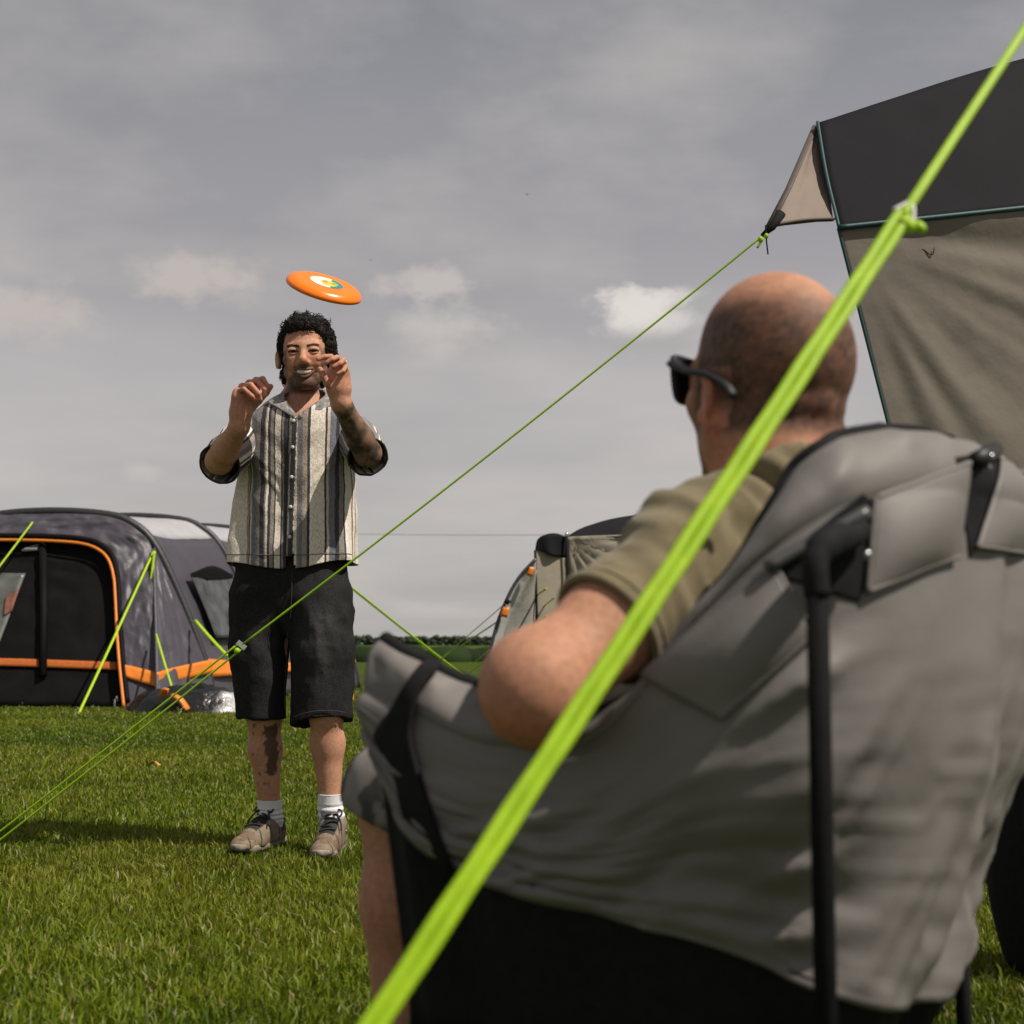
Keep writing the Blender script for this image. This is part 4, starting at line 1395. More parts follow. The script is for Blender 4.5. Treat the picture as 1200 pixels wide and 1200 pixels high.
def head_sdf(F, X, fat=0.0, smile=False, ear_out=0.0, ear_h=.031, ear_y=.014, ear_z=-.010):
    """X local: +x the person's left, -y the face, +z up, origin between the eyes' height and the ears"""
    k = X.k
    def cone(a, b, ra, rb, kk=.012, op='add'):
        F.cone(X.p(*a), X.p(*b), ra * k, rb * k, kk * k, op)
    def ell(c, r, kk=.012, op='add', rot=None):
        R = X.R if rot is None else X.R @ np.array(rot)
        F.ell(X.p(*c), np.array(r) * k, R, kk * k, op)
    ell((0, .012, .042), (.074 + fat * .3, .096, .088), .02)
    ell((0, .035, .015), (.070 + fat * .3, .075, .075), .03)
    ell((0, -.032, -.025), (.060 + fat * .6, .058, .082), .03)
    for s in (-1, 1):
        cone((s * (.054 + fat), .008, -.055), (s * .020, -.058, -.100), .018 + fat * .6, .016, .03)
        ell((s * .046, -.052, -.022), (.022, .022, .018), .02)
        if smile:
            ell((s * .040, -.064, -.040), (.018, .017, .016), .016)
            ell((s * .036, -.071, -.0205), (.020, .0125, .0115), .012)
    ell((0, -.070, -.106), (.024, .018, .017), .018)
    cone((-.042, -.073, .018), (.042, -.073, .018), .011, .011, .018)
    ell((0, -.082, .016), (.018, .010, .012), .014)
    for s in (-1, 1):
        ell((s * .0325, -.099, -.001), (.019, .0165, .0095), .012, 'sub')
        ell((s * .0325, -.073, -.004), (.0135, .0125, .0125), .003)
        # lids
        for z0, dz, r in ((.0030, .004, .0044), (-.0066, -.0022, .0016)):
            pts = [X.p(s * .0325 + .0155 * math.sin(a), -.073 - .0125 * math.cos(a * .9), z0 + dz * (math.cos(a * 1.2) - .3)) for a in np.linspace(-1.25, 1.25, 9)]
            F.chain(pts, [r * k] * 9, .004 * k)
    # nose
    cone((0, -.083, .006), (0, -.110, -.032), .0085, .0125, .012)
    ell((0, -.110, -.036), (.0125, .011, .011), .01)
    for s in (-1, 1):
        ell((s * .0120, -.096, -.040), (.0088, .012, .0082), .008)
        ell((s * .0065, -.104, -.048), (.004, .006, .005), .004, 'sub')
    # mouth
    def arc(z0, cz, y0, n=13, wdt=.029):
        return [X.p(x, y0 + 16 * x * x, z0 + cz * x * x) for x in np.linspace(-wdt, wdt, n)]
    if smile:
        for zz in (-.0655, -.0710, -.0765):
            F.chain(arc(zz, 5 if zz > -.07 else (13 if zz > -.074 else 22), -.093, wdt=.028 if zz < -.072 else .032), [.0042 * k] * 13, .004 * k, 'sub')
        F.chain(arc(-.0605, 4, -.0915, wdt=.033), [.0024 * k] * 13, .005 * k)
        F.chain(arc(-.0845, 27, -.0885, wdt=.029), [.0034 * k] * 13, .006 * k)
    else:
        F.chain(arc(-.066, 1, -.090, wdt=.024), [.0050 * k] * 13, .005 * k)
        F.chain(arc(-.075, 2, -.089, wdt=.021), [.0058 * k] * 13, .005 * k)
    # ears
    for s in (-1, 1):
        ca, sa = math.cos(s * .42), math.sin(s * .42)
        rot = [[ca, sa, 0], [-sa, ca, 0], [0, 0, 1]]
        ex = .078 + fat * .3 + ear_out
        ell((s * ex, ear_y, ear_z), (.0065, .019 * (ear_h / .031) ** .5, ear_h), .008, rot=rot)
        pts = [X.p(s * (ex + .004 + .007 * max(0, math.sin(a))), ear_y + .004 + .018 * math.sin(a) * (ear_h / .031) ** .5, ear_z + (ear_h - .001) * math.cos(a)) for a in np.linspace(-.5, 2.9, 12)]
        F.chain(pts, [.0042 * k] * 12, .005 * k)
        ell((s * (ex + .008), ear_y - .006, ear_z - .002), (.005, .008, ear_h * .45), .005, 'sub', rot=rot)
        ell((s * (ex - .001), ear_y - .010, ear_z - ear_h * .9), (.006, .009, .009), .006)

def finger(F, pts, r, k=.0026):
    F.chain(pts, list(np.linspace(r * 1.0, r * .78, len(pts))), k)

# ------------------------------------------------------------------ standing man
D0 = 4.85
def M(px, py, dy=0.0):
    return P(px, py, D0 + dy)

HX = None
SHOE_X = []
for heel, ang in (((320, 0, .07), math.radians(199)), ((393, 0, -.045), math.radians(184))):
    h0 = P(heel[0], 978, D0 + heel[2])
    h0[2] = 0.004
    dirn = np.array([math.sin(ang), math.cos(ang), 0])
    SHOE_X.append(Xf(h0, np.stack([[dirn[1], -dirn[0], 0], dirn, [0, 0, 1]], 1), .94))

def build_standing():
    global HX
    base = M(345, 992)
    base[2] = 0
    root = thing('person', base, 'dark haired man standing in striped shirt and black denim shorts, both hands raised', 'person')
    yaw, rol, pit = math.radians(4), math.radians(-3), math.radians(2)
    Rm = np.array(Matrix.Rotation(yaw, 3, 'Z') @ Matrix.Rotation(rol, 3, 'Y') @ Matrix.Rotation(pit, 3, 'X'))
    HX = Xf(M(357.5, 416.3, -.02), Rm, 1.045)
    zt = M(350, 520)[2]
    F = Field(axis((-1.10, -.80, .0036), (-.80, -.605, .0019), (-.605, -.36, .0036)),
              axis((D0 - .62, D0 - .155, .0036), (D0 - .155, D0 - .035, .0019), (D0 - .035, D0 + .16, .0042)),
              axis((-.02, zt, .0075), (zt, 1.555, .0034), (1.555, 1.745, .0019), (1.745, 1.84, .004)))
    head_sdf(F, HX, 0.0, True, ear_out=.008, ear_h=.027)
    # neck and torso
    F.chain([M(356, 440, .03), M(354, 466, .04), M(352, 486, .04)], [.054, .058, .07], .03)
    F.cone(M(352, 470, .05), M(322, 483, .04), .05, .045, .03)
    F.cone(M(352, 470, .05), M(388, 481, .04), .05, .045, .03)
    F.cone(M(310, 501, .03), M(403, 500, .03), .05, .05, .05)
    F.ell(M(350, 505, .02), (.145, .095, .11), k=.04)
    F.ell(M(349, 560, .03), (.15, .10, .16), k=.05)
    F.ell(M(346, 630, .03), (.145, .10, .14), k=.05)
    F.cone(M(312, 690, .02), M(372, 690, .0), .095, .095, .05)
    for s, hip, kn, cf, an, ft in ((0, (314, 700, .02), (310, 838, .0), (311, 878, .02), (316, 950, .04), (312, 985, -.05)),
                                   (1, (374, 700, .0), (382, 832, -.09), (384, 872, -.06), (387, 945, -.06), (389, 985, -.17))):
        F.chain([M(*hip), M(*kn)], [.084, .056], .03)
        F.chain([M(*kn), M(*cf), M(*an)], [.053, .053, .033], .03)
        hx = SHOE_X[s]
        F.chain([M(*an), hx.p(0, .014, .075), hx.p(0, .10, .045)], [.035, .032, .026], .015)
    # arms
    arms = (((294, 501, .04), (257, 540, -.20), (281, 499, -.36), -1), ((415, 500, .04), (431, 531, -.21), (399, 471, -.36), 1))
    W_ = []
    for S_, E_, Wr, sg in arms:
        s_, e_, w_ = M(*S_), M(*E_), M(*Wr)
        F.chain([s_, e_], [.046, .045], .02)
        m1 = e_ * .70 + w_ * .30
        F.chain([e_, m1, w_ * .9 + e_ * .1, w_], [.043, .044, .030, .028], .016)
        W_.append((e_, w_))
    # right hand (picture left): back of the hand outward, fingers curled down to the right
    q = lambda x, y, d: M(x, y, -.36 + d)
    F.chain([q(281, 499, 0), q(282, 484, -.005), q(286, 466, -.005)], [.030, .033, .034], .016)
    F.chain([q(281, 484, -.01), q(279, 466, -.03)], [.026, .022], .014)
    F.chain([q(286, 480, .01), q(297, 456, .02)], [.026, .022], .014)
    kn = ((300, 446, .022), (292, 449, .002), (284, 453, -.016), (278, 459, -.030))
    for a in kn:
        F.cone(q(286, 470, 0), q(*a), .022, .0125, .012)
    finger(F, [q(*kn[0]), q(308, 444, -.006), q(313, 452, -.022), q(312, 457, -.026)], .0100)
    finger(F, [q(*kn[1]), q(302, 447, -.040), q(310, 456, -.052), q(310, 463, -.045)], .0100)
    finger(F, [q(*kn[2]), q(294, 451, -.058), q(303, 461, -.066), q(305, 468, -.056)], .0098)
    finger(F, [q(*kn[3]), q(286, 456, -.064), q(295, 464, -.070), q(300, 469, -.060)], .0086)
    finger(F, [q(292, 482, .012), q(303, 470, .0), q(312, 460, -.004), q(317, 453, -.006)], .0120, .006)
    # left hand (picture right): palm to the camera's left, fingers bent over at the top
    q = lambda x, y, d: M(x, y, -.36 + d)
    F.chain([q(399, 471, 0), q(397, 456, -.004), q(397, 440, .0)], [.031, .034, .034], .016)
    F.chain([q(393, 456, .004), q(391, 438, .012)], [.026, .022], .014)
    F.chain([q(402, 455, -.01), q(402, 440, -.015)], [.025, .022], .014)
    kn = ((391, 428, .016), (396, 426, .000), (401, 428, -.014), (404, 433, -.026))
    for a in kn:
        F.cone(q(397, 444, 0), q(*a), .022, .0122, .012)
    finger(F, [q(*kn[0]), q(388, 418, -.018), q(380, 418, -.036), q(373, 421, -.042)], .0098)
    finger(F, [q(*kn[1]), q(395, 419, -.040), q(389, 421, -.062), q(383, 425, -.064)], .0098)
    finger(F, [q(*kn[2]), q(402, 422, -.050), q(398, 426, -.074), q(391, 430, -.078)], .0096)
    finger(F, [q(*kn[3]), q(405, 430, -.058), q(402, 435, -.078), q(396, 438, -.082)], .0084)
    finger(F, [q(392, 459, -.014), q(384, 450, -.034), q(379, 441, -.040), q(375, 433, -.040)], .0122, .006)
    v, f = F.mesh()
    v = lap(v, f, 1, .25)
    # ---- skin colours
    n = len(v)
    c = np.tile(np.array([.49, .25, .16]), (n, 1))
    c *= (1 + .10 * fbm(v * 14, 3))[:, None]
    L = HX.inv(v)
    hd = (L[:, 2] > -.135) & (np.abs(L[:, 0]) < .10) & (np.abs(L[:, 1]) < .14)
    def blend(mask, col, a=1.0):
        w = np.clip(np.asarray(mask, float) * a, 0, 1)[:, None]
        c[:] = c * (1 - w) + np.array(col) * w
    x, y, z = L.T
    gr = fbm(v * 260, 2)
    # reddish cheeks and nose
    blend(hd * np.exp(-(((np.abs(x) - .044) / .02) ** 2 + ((z + .03) / .02) ** 2)) * (y < -.03), (.46, .17, .11), .6)
    blend(hd * np.exp(-((x / .014) ** 2 + ((z + .036) / .012) ** 2)) * (y < -.09), (.48, .19, .13), .5)
    # short beard: jaw, chin, moustache
    bd = np.maximum(sstep(-.050, -.078, z + .55 * np.clip(np.abs(x) - .03, 0, 1)) * sstep(.035, .0, y) * sstep(-.135, -.118, z),
                    np.exp(-(((z + .056) / .008) ** 2)) * (np.abs(x) < .034) * (y < -.06))
    bd = np.maximum(bd, sstep(.050, .058, np.abs(x)) * sstep(.02, -.0, z) * sstep(-.0, .02, -y + .02) * (z > -.09) * .8)
    blend(hd * bd, (.045, .025, .016), .82)
    blend(hd * bd * (gr > .1), (.018, .011, .008), .55)
    # lips and mouth
    lip = np.maximum(np.exp(-(((z - (-.0605 + 4 * x * x)) / .0030) ** 2)), np.exp(-(((z - (-.0852 + 27 * x * x)) / .0040) ** 2))) * (np.abs(x) < .031) * (y < -.065)
    blend(hd * lip, (.36, .135, .095), .5)
    inm = (z < -.0625 + 4 * x * x) * (z > -.0815 + 22 * x * x) * (np.abs(x) < .031) * (y < -.055)
    blend(hd * inm, (.05, .012, .010), 1)
    # brows, lashes, eyes
    for s in (-1, 1):
        bx = x * s
        bz = .0140 + .005 * np.sin((bx - .012) / .04 * 2.4) - .06 * np.clip(bx - .044, 0, 1)
        blend(hd * (np.abs(z - bz) < .0041 + .0012 * gr) * (bx > .012) * (bx < .052) * (y < -.04), (.014, .009, .007), .95)
        ex = x - s * .0325
        ez = z + .0030
        opn = (np.abs(ez) < .0036 * np.sqrt(np.clip(1 - (ex / .0150) ** 2, 0, 1))) * (y < -.06)
        blend(hd * opn, (.30, .26, .24), 1)
        blend(hd * opn * (np.abs(ex) < .0066), (.020, .012, .009), 1)
        lash = (np.abs(ez - .0038 * np.sqrt(np.clip(1 - (ex / .0165) ** 2, 0, 1))) < .0021) * (np.abs(ex) < .0170) * (y < -.055)
        blend(hd * lash, (.020, .012, .010), .95)
    # tattooed left forearm
    e_, w_ = W_[1]
    ax = w_ - e_
    t = (v - e_) @ ax / (ax @ ax)
    dr = np.linalg.norm(v - e_ - t[:, None] * ax, axis=1)
    fa = (dr < .065) * sstep(-.30, -.15, t) * sstep(1.0, .90, t)
    ink = np.clip(.15 + 1.0 * ridge(v * 26, 3) + .9 * fbm(v * 38, 3), 0, 1)
    blend(fa * (np.abs(dr) < .07), (.11, .075, .052), .65)
    blend(fa * ink, (.025, .028, .023), .88)
    # tattoo down the right shin
    pxy = pix(v)
    tz = pxy[:, 1]
    sh = (tz > 848) * (tz < 922) * (pxy[:, 0] < 340) * (v[:, 1] < M(310, 878, .0)[1])
    edge = np.exp(-(((pxy[:, 0] - (318.5 + .05 * (tz - 880))) / (8.5 - .11 * np.clip(tz - 880, 0, 60))) ** 2) ** 1.5) * sstep(846, 856, tz) * sstep(920, 900, tz)
    ink = sstep(.35, .55, edge + .95 * fbm(v * 60, 3))
    blend(sh * ink, (.030, .028, .026), .82)
    # knuckles and finger ends redder
    hands = np.exp(-((pxy[:, 0] - 295) / 26) ** 2 - ((tz - 462) / 26) ** 2) + np.exp(-((pxy[:, 0] - 390) / 22) ** 2 - ((tz - 432) / 24) ** 2)
    blend((v[:, 1] < D0 - .26) * hands, (.47, .17, .11), .6)
    body = mesh_obj('body', v, f, M_SKIN, root, cols=c)

    # ---- teeth
    tv = []
    xs = np.linspace(-.0275, .0275, 28)
    for zz in (-.0622, -.0690, -.0765):
        tv.append([HX.p(x_, -.0905 + 15 * x_ * x_ + .0006 * abs(math.sin(x_ * 620)), zz + (4 if zz > -.065 else (8 if zz > -.07 else 14)) * x_ * x_) for x_ in xs])
    mesh_obj('teeth', np.array(tv).reshape(-1, 3), grid_faces(3, 28), mat_plain('tooth_enamel', (.72, .66, .56), .25, .05, 300), root, solid=.003)

    # ---- hair: thick cap with curls
    G = Field(np.arange(-1.0, -.50, .0036), np.arange(D0 - .2, D0 + .2, .0036), np.arange(1.50, 1.86, .0036))
    k = k_ = HX.k
    he = lambda cc, r, kk=.012, op='add': G.ell(HX.p(*cc), np.array(r) * k, HX.R, kk * k, op)
    he((0, .022, .056), (.0775, .095, .068))
    he((0, .050, .02), (.083, .076, .085), .02)
    he((-.006, -.048, .086), (.058, .044, .026), .012)
    he((.046, -.008, .072), (.036, .05, .036), .014)
    he((.072, .030, .030), (.026, .055, .060), .014)
    he((.082, .045, -.012), (.020, .040, .034), .014)
    he((-.064, .030, .035), (.019, .052, .05), .014)
    he((0, .078, -.055), (.066, .036, .05), .02)
    he((-.060, .060, -.055), (.022, .03, .034), .014)
    for tuft_ in range(22):
        u_, w_ = rng.uniform(-.055, .060), rng.uniform(-.055, .06)
        zt_ = .056 + .068 * math.sqrt(max(.05, 1 - (u_ / .085) ** 2 - ((w_ - .022) / .105) ** 2))
        rz = np.array(Matrix.Rotation(rng.uniform(-.3, 1.2), 3, 'Z') @ Matrix.Rotation(rng.uniform(-.4, .4), 3, 'X'))
        G.ell(HX.p(u_, w_, zt_ - .004), np.array((rng.uniform(.009, .014), rng.uniform(.020, .032), rng.uniform(.009, .015))) * k_, HX.R @ rz, .006)
    # sideburns
    for s in (-1, 1):
        G.cone(HX.p(s * .073, -.012, .035), HX.p(s * .072, -.010, -.004), .010 * k, .006 * k, .008)
    he((0, -.115, .008), (.066, .085, .056), .008, 'sub')
    for s in (-1, 1):
        he((s * .095, .004, -.02), (.022, .022, .034), .006, 'sub')
    hv, hf = G.mesh()
    nn = vnormals(hv, hf)
    if ((hv - HX.o) * nn).sum() < 0:
        nn = -nn
    Lh = HX.inv(hv)
    amp = sstep(-.09, -.02, Lh[:, 1])[:, None] * .5 + .5
    hv = hv + nn * amp * (.0042 * ridge(hv * [60, 60, 38], 2) + .003 * ridge(hv * 120, 2) - .001)[:, None]
    hair = mesh_obj('hair', hv, hf, M_HAIR, root)
    mb = MB()
    pick = rng.permutation(len(hv))[:3200]
    for i in pick:
        p, nr = hv[i], nn[i]
        if Lh[i, 1] < -.045 and Lh[i, 2] < .070:
            continue
        top = sstep(.05, .10, Lh[i, 2])
        fl = np.array([.55, .5, .35]) * top + np.array([0, .45, -.8]) * (1 - top) + .45 * rng.standard_normal(3)
        t1 = fl - nr * (fl @ nr)
        t1 /= np.linalg.norm(t1)
        t2 = np.cross(nr, t1)
        ln, ph = rng.uniform(.012, .028), rng.uniform(0, 6)
        s = np.linspace(0, 1, 7)[:, None]
        dirn = t1
        cp = p + nr * (-.001 + rng.uniform(.002, .008) * np.sin(np.pi * s * .8)) + dirn * ln * s + t2 * .0035 * np.sin(ph + s * 7)
        q_, g_ = tube(cp, np.array([.0009, .0013, .0014, .0014, .0012, .0009, .0003]), 5)
        mb.add(q_, g_)
    cu = mb.build('curl_strands', M_HAIR, hair)
    cu['kind'] = 'stuff'

    # ---- ring
    kp, kq = q(*kn[2]), q(402, 422, -.050)
    c0, d0 = kp * .45 + kq * .55, (kq - kp) / np.linalg.norm(kq - kp)
    u0 = np.cross(d0, [0, 0, 1.0])
    u0 /= np.linalg.norm(u0)
    w0 = np.cross(d0, u0)
    rp = [c0 + (u0 * math.cos(a) + w0 * math.sin(a)) * .0112 for a in np.linspace(0, 2 * np.pi, 25)]
    v_, f_ = tube(np.array(rp), .0022, 8, caps=False)
    mesh_obj('ring', v_, f_, mat_plain('gold', (.8, .55, .2), .2, .05, 50, metal=1.0), root)
    build_shirt(root, arms)
    build_shorts(root)
    build_feet(root)

SHIRT_STOPS = None
def mat_shirt():
    m, nt, b = new_mat('striped_cotton')
    at = nt.nodes.new('ShaderNodeAttribute')
    at.attribute_name = 'stripe'
    cream, cr2, gr, bl, dk, br, wh = (.72, .65, .56), (.58, .50, .41), (.26, .235, .215), (.18, .19, .225), (.060, .058, .066), (.35, .29, .235), (.76, .71, .65)
    # stripe layout in photo pixels across the front
    seq = [(262, cream), (268, gr), (274, cream), (281, cream), (294, br), (297, dk), (299, cream), (301, gr), (303, bl), (308, gr), (313, dk), (318, gr), (320, cream), (322, dk), (325, gr), (328, dk),
           (330, cream), (336, dk), (338, gr), (340, dk), (346, wh), (348, dk), (350, cream), (355, gr), (357, bl), (361, br), (366, dk), (369, wh), (371, cream), (386, dk), (388, gr), (390, bl)]
    lo, hi = 255, 440
    r = ramp(nt, None, [((x - lo) / (hi - lo), c) for x, c in seq], 'CONSTANT')
    seq2 = [(385, dk), (387, cr2), (390, bl), (396, dk), (400, gr), (404, dk), (406, wh), (408, cream), (416, br), (419, dk), (421, cream), (428, gr), (432, cream), (437, dk)]
    r2 = ramp(nt, None, [((x - lo) / (hi - lo), c) for x, c in seq2], 'CONSTANT')
    wob = noise_tex(nt, 60.0, 3.0)
    mpx = N(nt, 'ShaderNodeMapRange', clamp=False)
    mpx.inputs[1].default_value, mpx.inputs[2].default_value = lo, hi
    nt.links.new(at.outputs['Fac'], mpx.inputs[0])
    fr = math_node(nt, 'ADD', mpx.outputs[0], math_node(nt, 'MULTIPLY', math_node(nt, 'SUBTRACT', wob, .5), .006))
    wrp = math_node(nt, 'FRACT', fr)
    nt.links.new(wrp, r.inputs[0])
    nt.links.new(wrp, r2.inputs[0])
    sel = math_node(nt, 'GREATER_THAN', wrp, (385 - lo) / (hi - lo))
    col = mix_col(nt, sel, r.outputs[0], r2.outputs[0])
    # woven slub
    f1 = noise_tex(nt, 260.0, 3.0, (1, 1, .35))
    rr = ramp(nt, f1, [(.3, (.72, .72, .73)), (.7, (1.22, 1.2, 1.18))])
    mx = nt.nodes.new('ShaderNodeMix')
    mx.data_type, mx.blend_type = 'RGBA', 'MULTIPLY'
    mx.inputs[0].default_value = 1
    nt.links.new(col, mx.inputs[6])
    nt.links.new(rr.outputs[0], mx.inputs[7])
    nt.links.new(mx.outputs[2], b.inputs['Base Color'])
    b.inputs['Roughness'].default_value = .9
    b.inputs['Specular IOR Level'].default_value = .15
    bump(nt, b, noise_tex(nt, 190.0, 4.0, (1, 1, .8)), .7, .003)
    return m

def build_shirt(root, arms):
    mt = mat_shirt()
    #      y    xl   xr   depth  dy
    rings = [(662, 269, 416, .138, .02), (640, 271, 416, .136, .02), (600, 276, 415, .134, .02), (560, 281, 414, .136, .02), (530, 284, 414, .138, .025),
             (505, 287, 417, .132, .03), (494, 290, 421, .124, .035), (487, 296, 418, .112, .04), (480, 306, 409, .098, .045), (473, 319, 396, .085, .05), (467, 329, 388, .078, .055), (461, 333, 384, .074, .06)]
    nr, na = 190, 260
    R_ = catmull(np.array(rings, float)[:, :3], nr)
    R2 = catmull(np.array(rings, float)[:, [0, 3, 4]], nr)
    th = np.linspace(0, 2 * np.pi, na, endpoint=False)     # 0 = picture right, pi/2 = back, 3pi/2 = front
    ct, st = np.cos(th), np.sin(th)
    pw = lambda q, e: np.sign(q) * np.abs(q) ** e
    V = np.zeros((nr, na, 3))
    PX = np.zeros((nr, na))
    for i in range(nr):
        y, xl, xr = R_[i]
        cx, hw = (xl + xr) / 2, (xr - xl) / 2
        dep, dy = R2[i, 1], R2[i, 2]
        yy = np.full(na, y)
        if i < 12:
            wob = 5.0 * np.exp(-((th - 4.75) / .45) ** 2) + 2 * np.sin(th * 3 + .5) - 2 * (ct > .3) * ct
            yy = y + wob * (1 - i / 12)
        px = cx + hw * pw(ct, .80)
        d = dy + dep * pw(st, .80)
        for j in range(na):
            V[i, j] = P(cx, yy[j], D0 + dy)
            V[i, j, 1] = D0 + d[j]
        V[i, :, 0] = P(cx, y, D0 + dy)[0] + pw(ct, .8) * hw / FPX * (D0 + dy) * 1.004
        PX[i] = px
    tz = np.linspace(0, 1, nr)[:, None]
    # folds
    nrm = np.stack([np.broadcast_to(ct, (nr, na)), np.broadcast_to(st, (nr, na)), 0 * PX], -1)
    q = np.stack([V[..., 0] * 9, V[..., 1] * 9, V[..., 2] * 2.6], -1)
    q2 = np.stack([V[..., 0] * 7 + V[..., 2] * 5, V[..., 1] * 7, V[..., 2] * 4], -1)
    low = sstep(.85, .1, tz)
    q3 = np.stack([np.abs(V[..., 0] - V[:, :, 0].mean()) * 10 - V[..., 2] * 9, V[..., 1] * 4, V[..., 2] * 2 + 5], -1)
    dsp = (.014 * ridge(q, 2) * low + .010 * fbm(q2, 3) + .010 * ridge(q3, 2) * sstep(.05, .3, tz) * sstep(.95, .6, tz) + .006 * low * np.sin(th * 9 + 3 * tz)[...]) * sstep(1.0, .8, tz)
    V = V + nrm * dsp[..., None]
    # stripe coordinate: straight down the cloth in front, running on round the sides
    seg = np.hypot(*(np.diff(np.stack([pw(ct, .8) * 65, pw(st, .8) * 47], -1), axis=0, append=[[65, 0]])).T)
    s0 = np.concatenate([[0], np.cumsum(seg)[:-1]])
    jf = np.argmin(np.abs(th - 1.5 * np.pi))
    sA = 347 + (s0 - s0[jf])
    front = st < 0
    stripe = np.where(front[None], 347 + (PX - 347) * (66 / np.maximum(66, 0 * PX + 66)), sA[None])
    wgt = sstep(.0, .35, -st)[None]
    stripe = np.broadcast_to(sA[None], PX.shape) * (1 - wgt) + (347 + (PX - (R_[:, 1:2] + R_[:, 2:3]) / 2) * 1.0 + ((R_[:, 1:2] + R_[:, 2:3]) / 2 - 347) * .8) * wgt
    fc = grid_faces(nr, na, True)
    # open neck: cut the V
    pp = pix(V.reshape(-1, 3))
    inV = (pp[:, 1] < 488) & (np.abs(pp[:, 0] - (358 - (pp[:, 1] - 462) * .42)) < 24 * np.clip((488 - pp[:, 1]) / 24, 0, 1.1)) & np.repeat(front[None], nr, 0).reshape(-1)
    # split of the front at the hem
    inH = (pp[:, 1] > 640) & (np.abs(pp[:, 0] - 340.5) < (pp[:, 1] - 640) * .16) & np.repeat(front[None], nr, 0).reshape(-1)
    keep = ~((inV | inH)[fc].any(1))
    fc = fc[keep]
    shirt = mesh_obj('shirt', V.reshape(-1, 3), fc, mt, root, attrs={'stripe': stripe.reshape(-1)}, solid=.0025)
    # front surface lookup
    def front_at(px, py, lift):
        k = np.where(np.repeat(front[None], nr, 0).reshape(-1), np.hypot(pp[:, 0] - px, pp[:, 1] - py), 1e9)
        i = np.argsort(k)[:4]
        dpt = np.mean(V.reshape(-1, 3)[i, 1])
        return P(px, py, dpt - lift)
    # sleeves
    for S_, E_, Wr, sg in arms:
        s_, e_ = M(S_[0] - sg * 2, S_[1] + 2, .05), M(*E_)
        ax = (e_ - s_)
        L = np.linalg.norm(ax)
        ax /= L
        up = np.array([0, 0, 1.0]) - ax * ax[2]
        up /= np.linalg.norm(up)
        sd = np.cross(ax, up)
        ns, na2 = 60, 90
        a = np.linspace(0, 2 * np.pi, na2, endpoint=False)
        rows, st_ = [], []
        for i in range(ns):
            t = i / (ns - 1)
            c_ = s_ + ax * L * (t * .99) + np.array([0, 0, -.012 * t])
            r = (.064 if sg < 0 else .060) + .004 * t + .004 * math.sin(math.pi * t)
            r = r * (.62 + .38 * sstep(-.05, .22, t))
            fold = .007 * ridge(np.stack([np.cos(a) * 2 + t * 2.5, np.sin(a) * 2, np.full(na2, t * 3.2 + sg * 3)], -1), 3) * sstep(.0, .3, t) * (1.1 - .6 * t)
            rr = r + fold
            rows.append(c_ + up * (np.cos(a) * rr * .98)[:, None] + sd * (np.sin(a) * rr)[:, None])
            st_.append(300 + sg * 60 + a * r * 344)
        Vs = np.array(rows)
        sl = mesh_obj('sleeve', Vs.reshape(-1, 3), grid_faces(ns, na2, True), mt, shirt, attrs={'stripe': np.array(st_).reshape(-1)}, solid=.0025)
        v_, f_ = tube(np.vstack([Vs[-1], Vs[-1][:1]]), .0036, 8, 1.0, caps=False)
        mesh_obj('cuff', v_, f_, mat_plain('dark_hem_cloth', (.028, .027, .028), .85, .3, 150), shirt)
    # collar leaves
    mc = mat_plain('collar_cloth', (.25, .235, .23), .9, .5, 90, bmp=.5, bscale=260, spec=.15)
    def leaf(top, bot, nm='collar'):
        cloth(nm, top, bot, mc, shirt, n=24, m=10, thick=.004, sag=.004)
    leaf([P(340, 459, D0 - .0), P(333, 464, D0 - .06), P(338, 474, D0 - .095), P(347, 486, D0 - .122)],
         [P(327, 463, D0 + .0), P(314, 471, D0 - .07), P(325, 478, D0 - .112), P(345, 490, D0 - .126)])
    leaf([P(378, 457, D0 + .0), P(381, 463, D0 - .055), P(370, 472, D0 - .09), P(349, 487, D0 - .122)],
         [P(388, 463, D0 + .01), P(397, 472, D0 - .055), P(377, 480, D0 - .105), P(351, 491, D0 - .126)])
    leaf([P(340, 459, D0 - .0), P(352, 452, D0 + .09), P(378, 457, D0 + .0)],
         [P(327, 463, D0 + .0), P(352, 460, D0 + .12), P(388, 463, D0 + .01)], 'collar_stand')
    # placket edge and buttons
    pts = [front_at(348 - (y - 490) * .035, y, .004) for y in np.linspace(490, 652, 40)]
    pts2 = [front_at(340 - (y - 490) * .030, y, .0035) for y in np.linspace(490, 652, 40)]
    pa, pb = np.array(pts), np.array(pts2)
    for ar in (pa, pb):
        ar[:, 1] = np.convolve(np.pad(ar[:, 1], 3, 'edge'), np.ones(7) / 7, 'valid')
    t = np.linspace(0, 1, 8)[None, :, None]
    g = pa[:, None] * (1 - t) + pb[:, None] * t
    stp = np.broadcast_to(346 - np.linspace(0, 1, 8)[None] * 8, (40, 8))
    mesh_obj('placket', g.reshape(-1, 3), grid_faces(40, 8), mt, shirt, attrs={'stripe': stp.reshape(-1)}, solid=.004)
    mbt = mat_plain('button_pearl', (.66, .63, .58), .25, .05, 200)
    first = None
    for y in (493, 524, 559, 594, 629):
        cpos = front_at(347.6 - (y - 490) * .034 - 3.5, y, .008)
        if first is None:
            v_, f_ = tri_ball((0, 0, 0), (.0062, .0026, .0062), n=16, m=10)
            first = mesh_obj('button', v_ + cpos, f_, mbt, shirt)
            f0 = cpos
        else:
            o = first.copy()
            COL.objects.link(o)
            o.parent = shirt
            o.location = Vector(cpos - f0)
    # turned hem seams
    mseam = mat_plain('hem_thread', (.10, .095, .09), .9)
    hem = V[9][front & (np.abs(ct) < .93)]
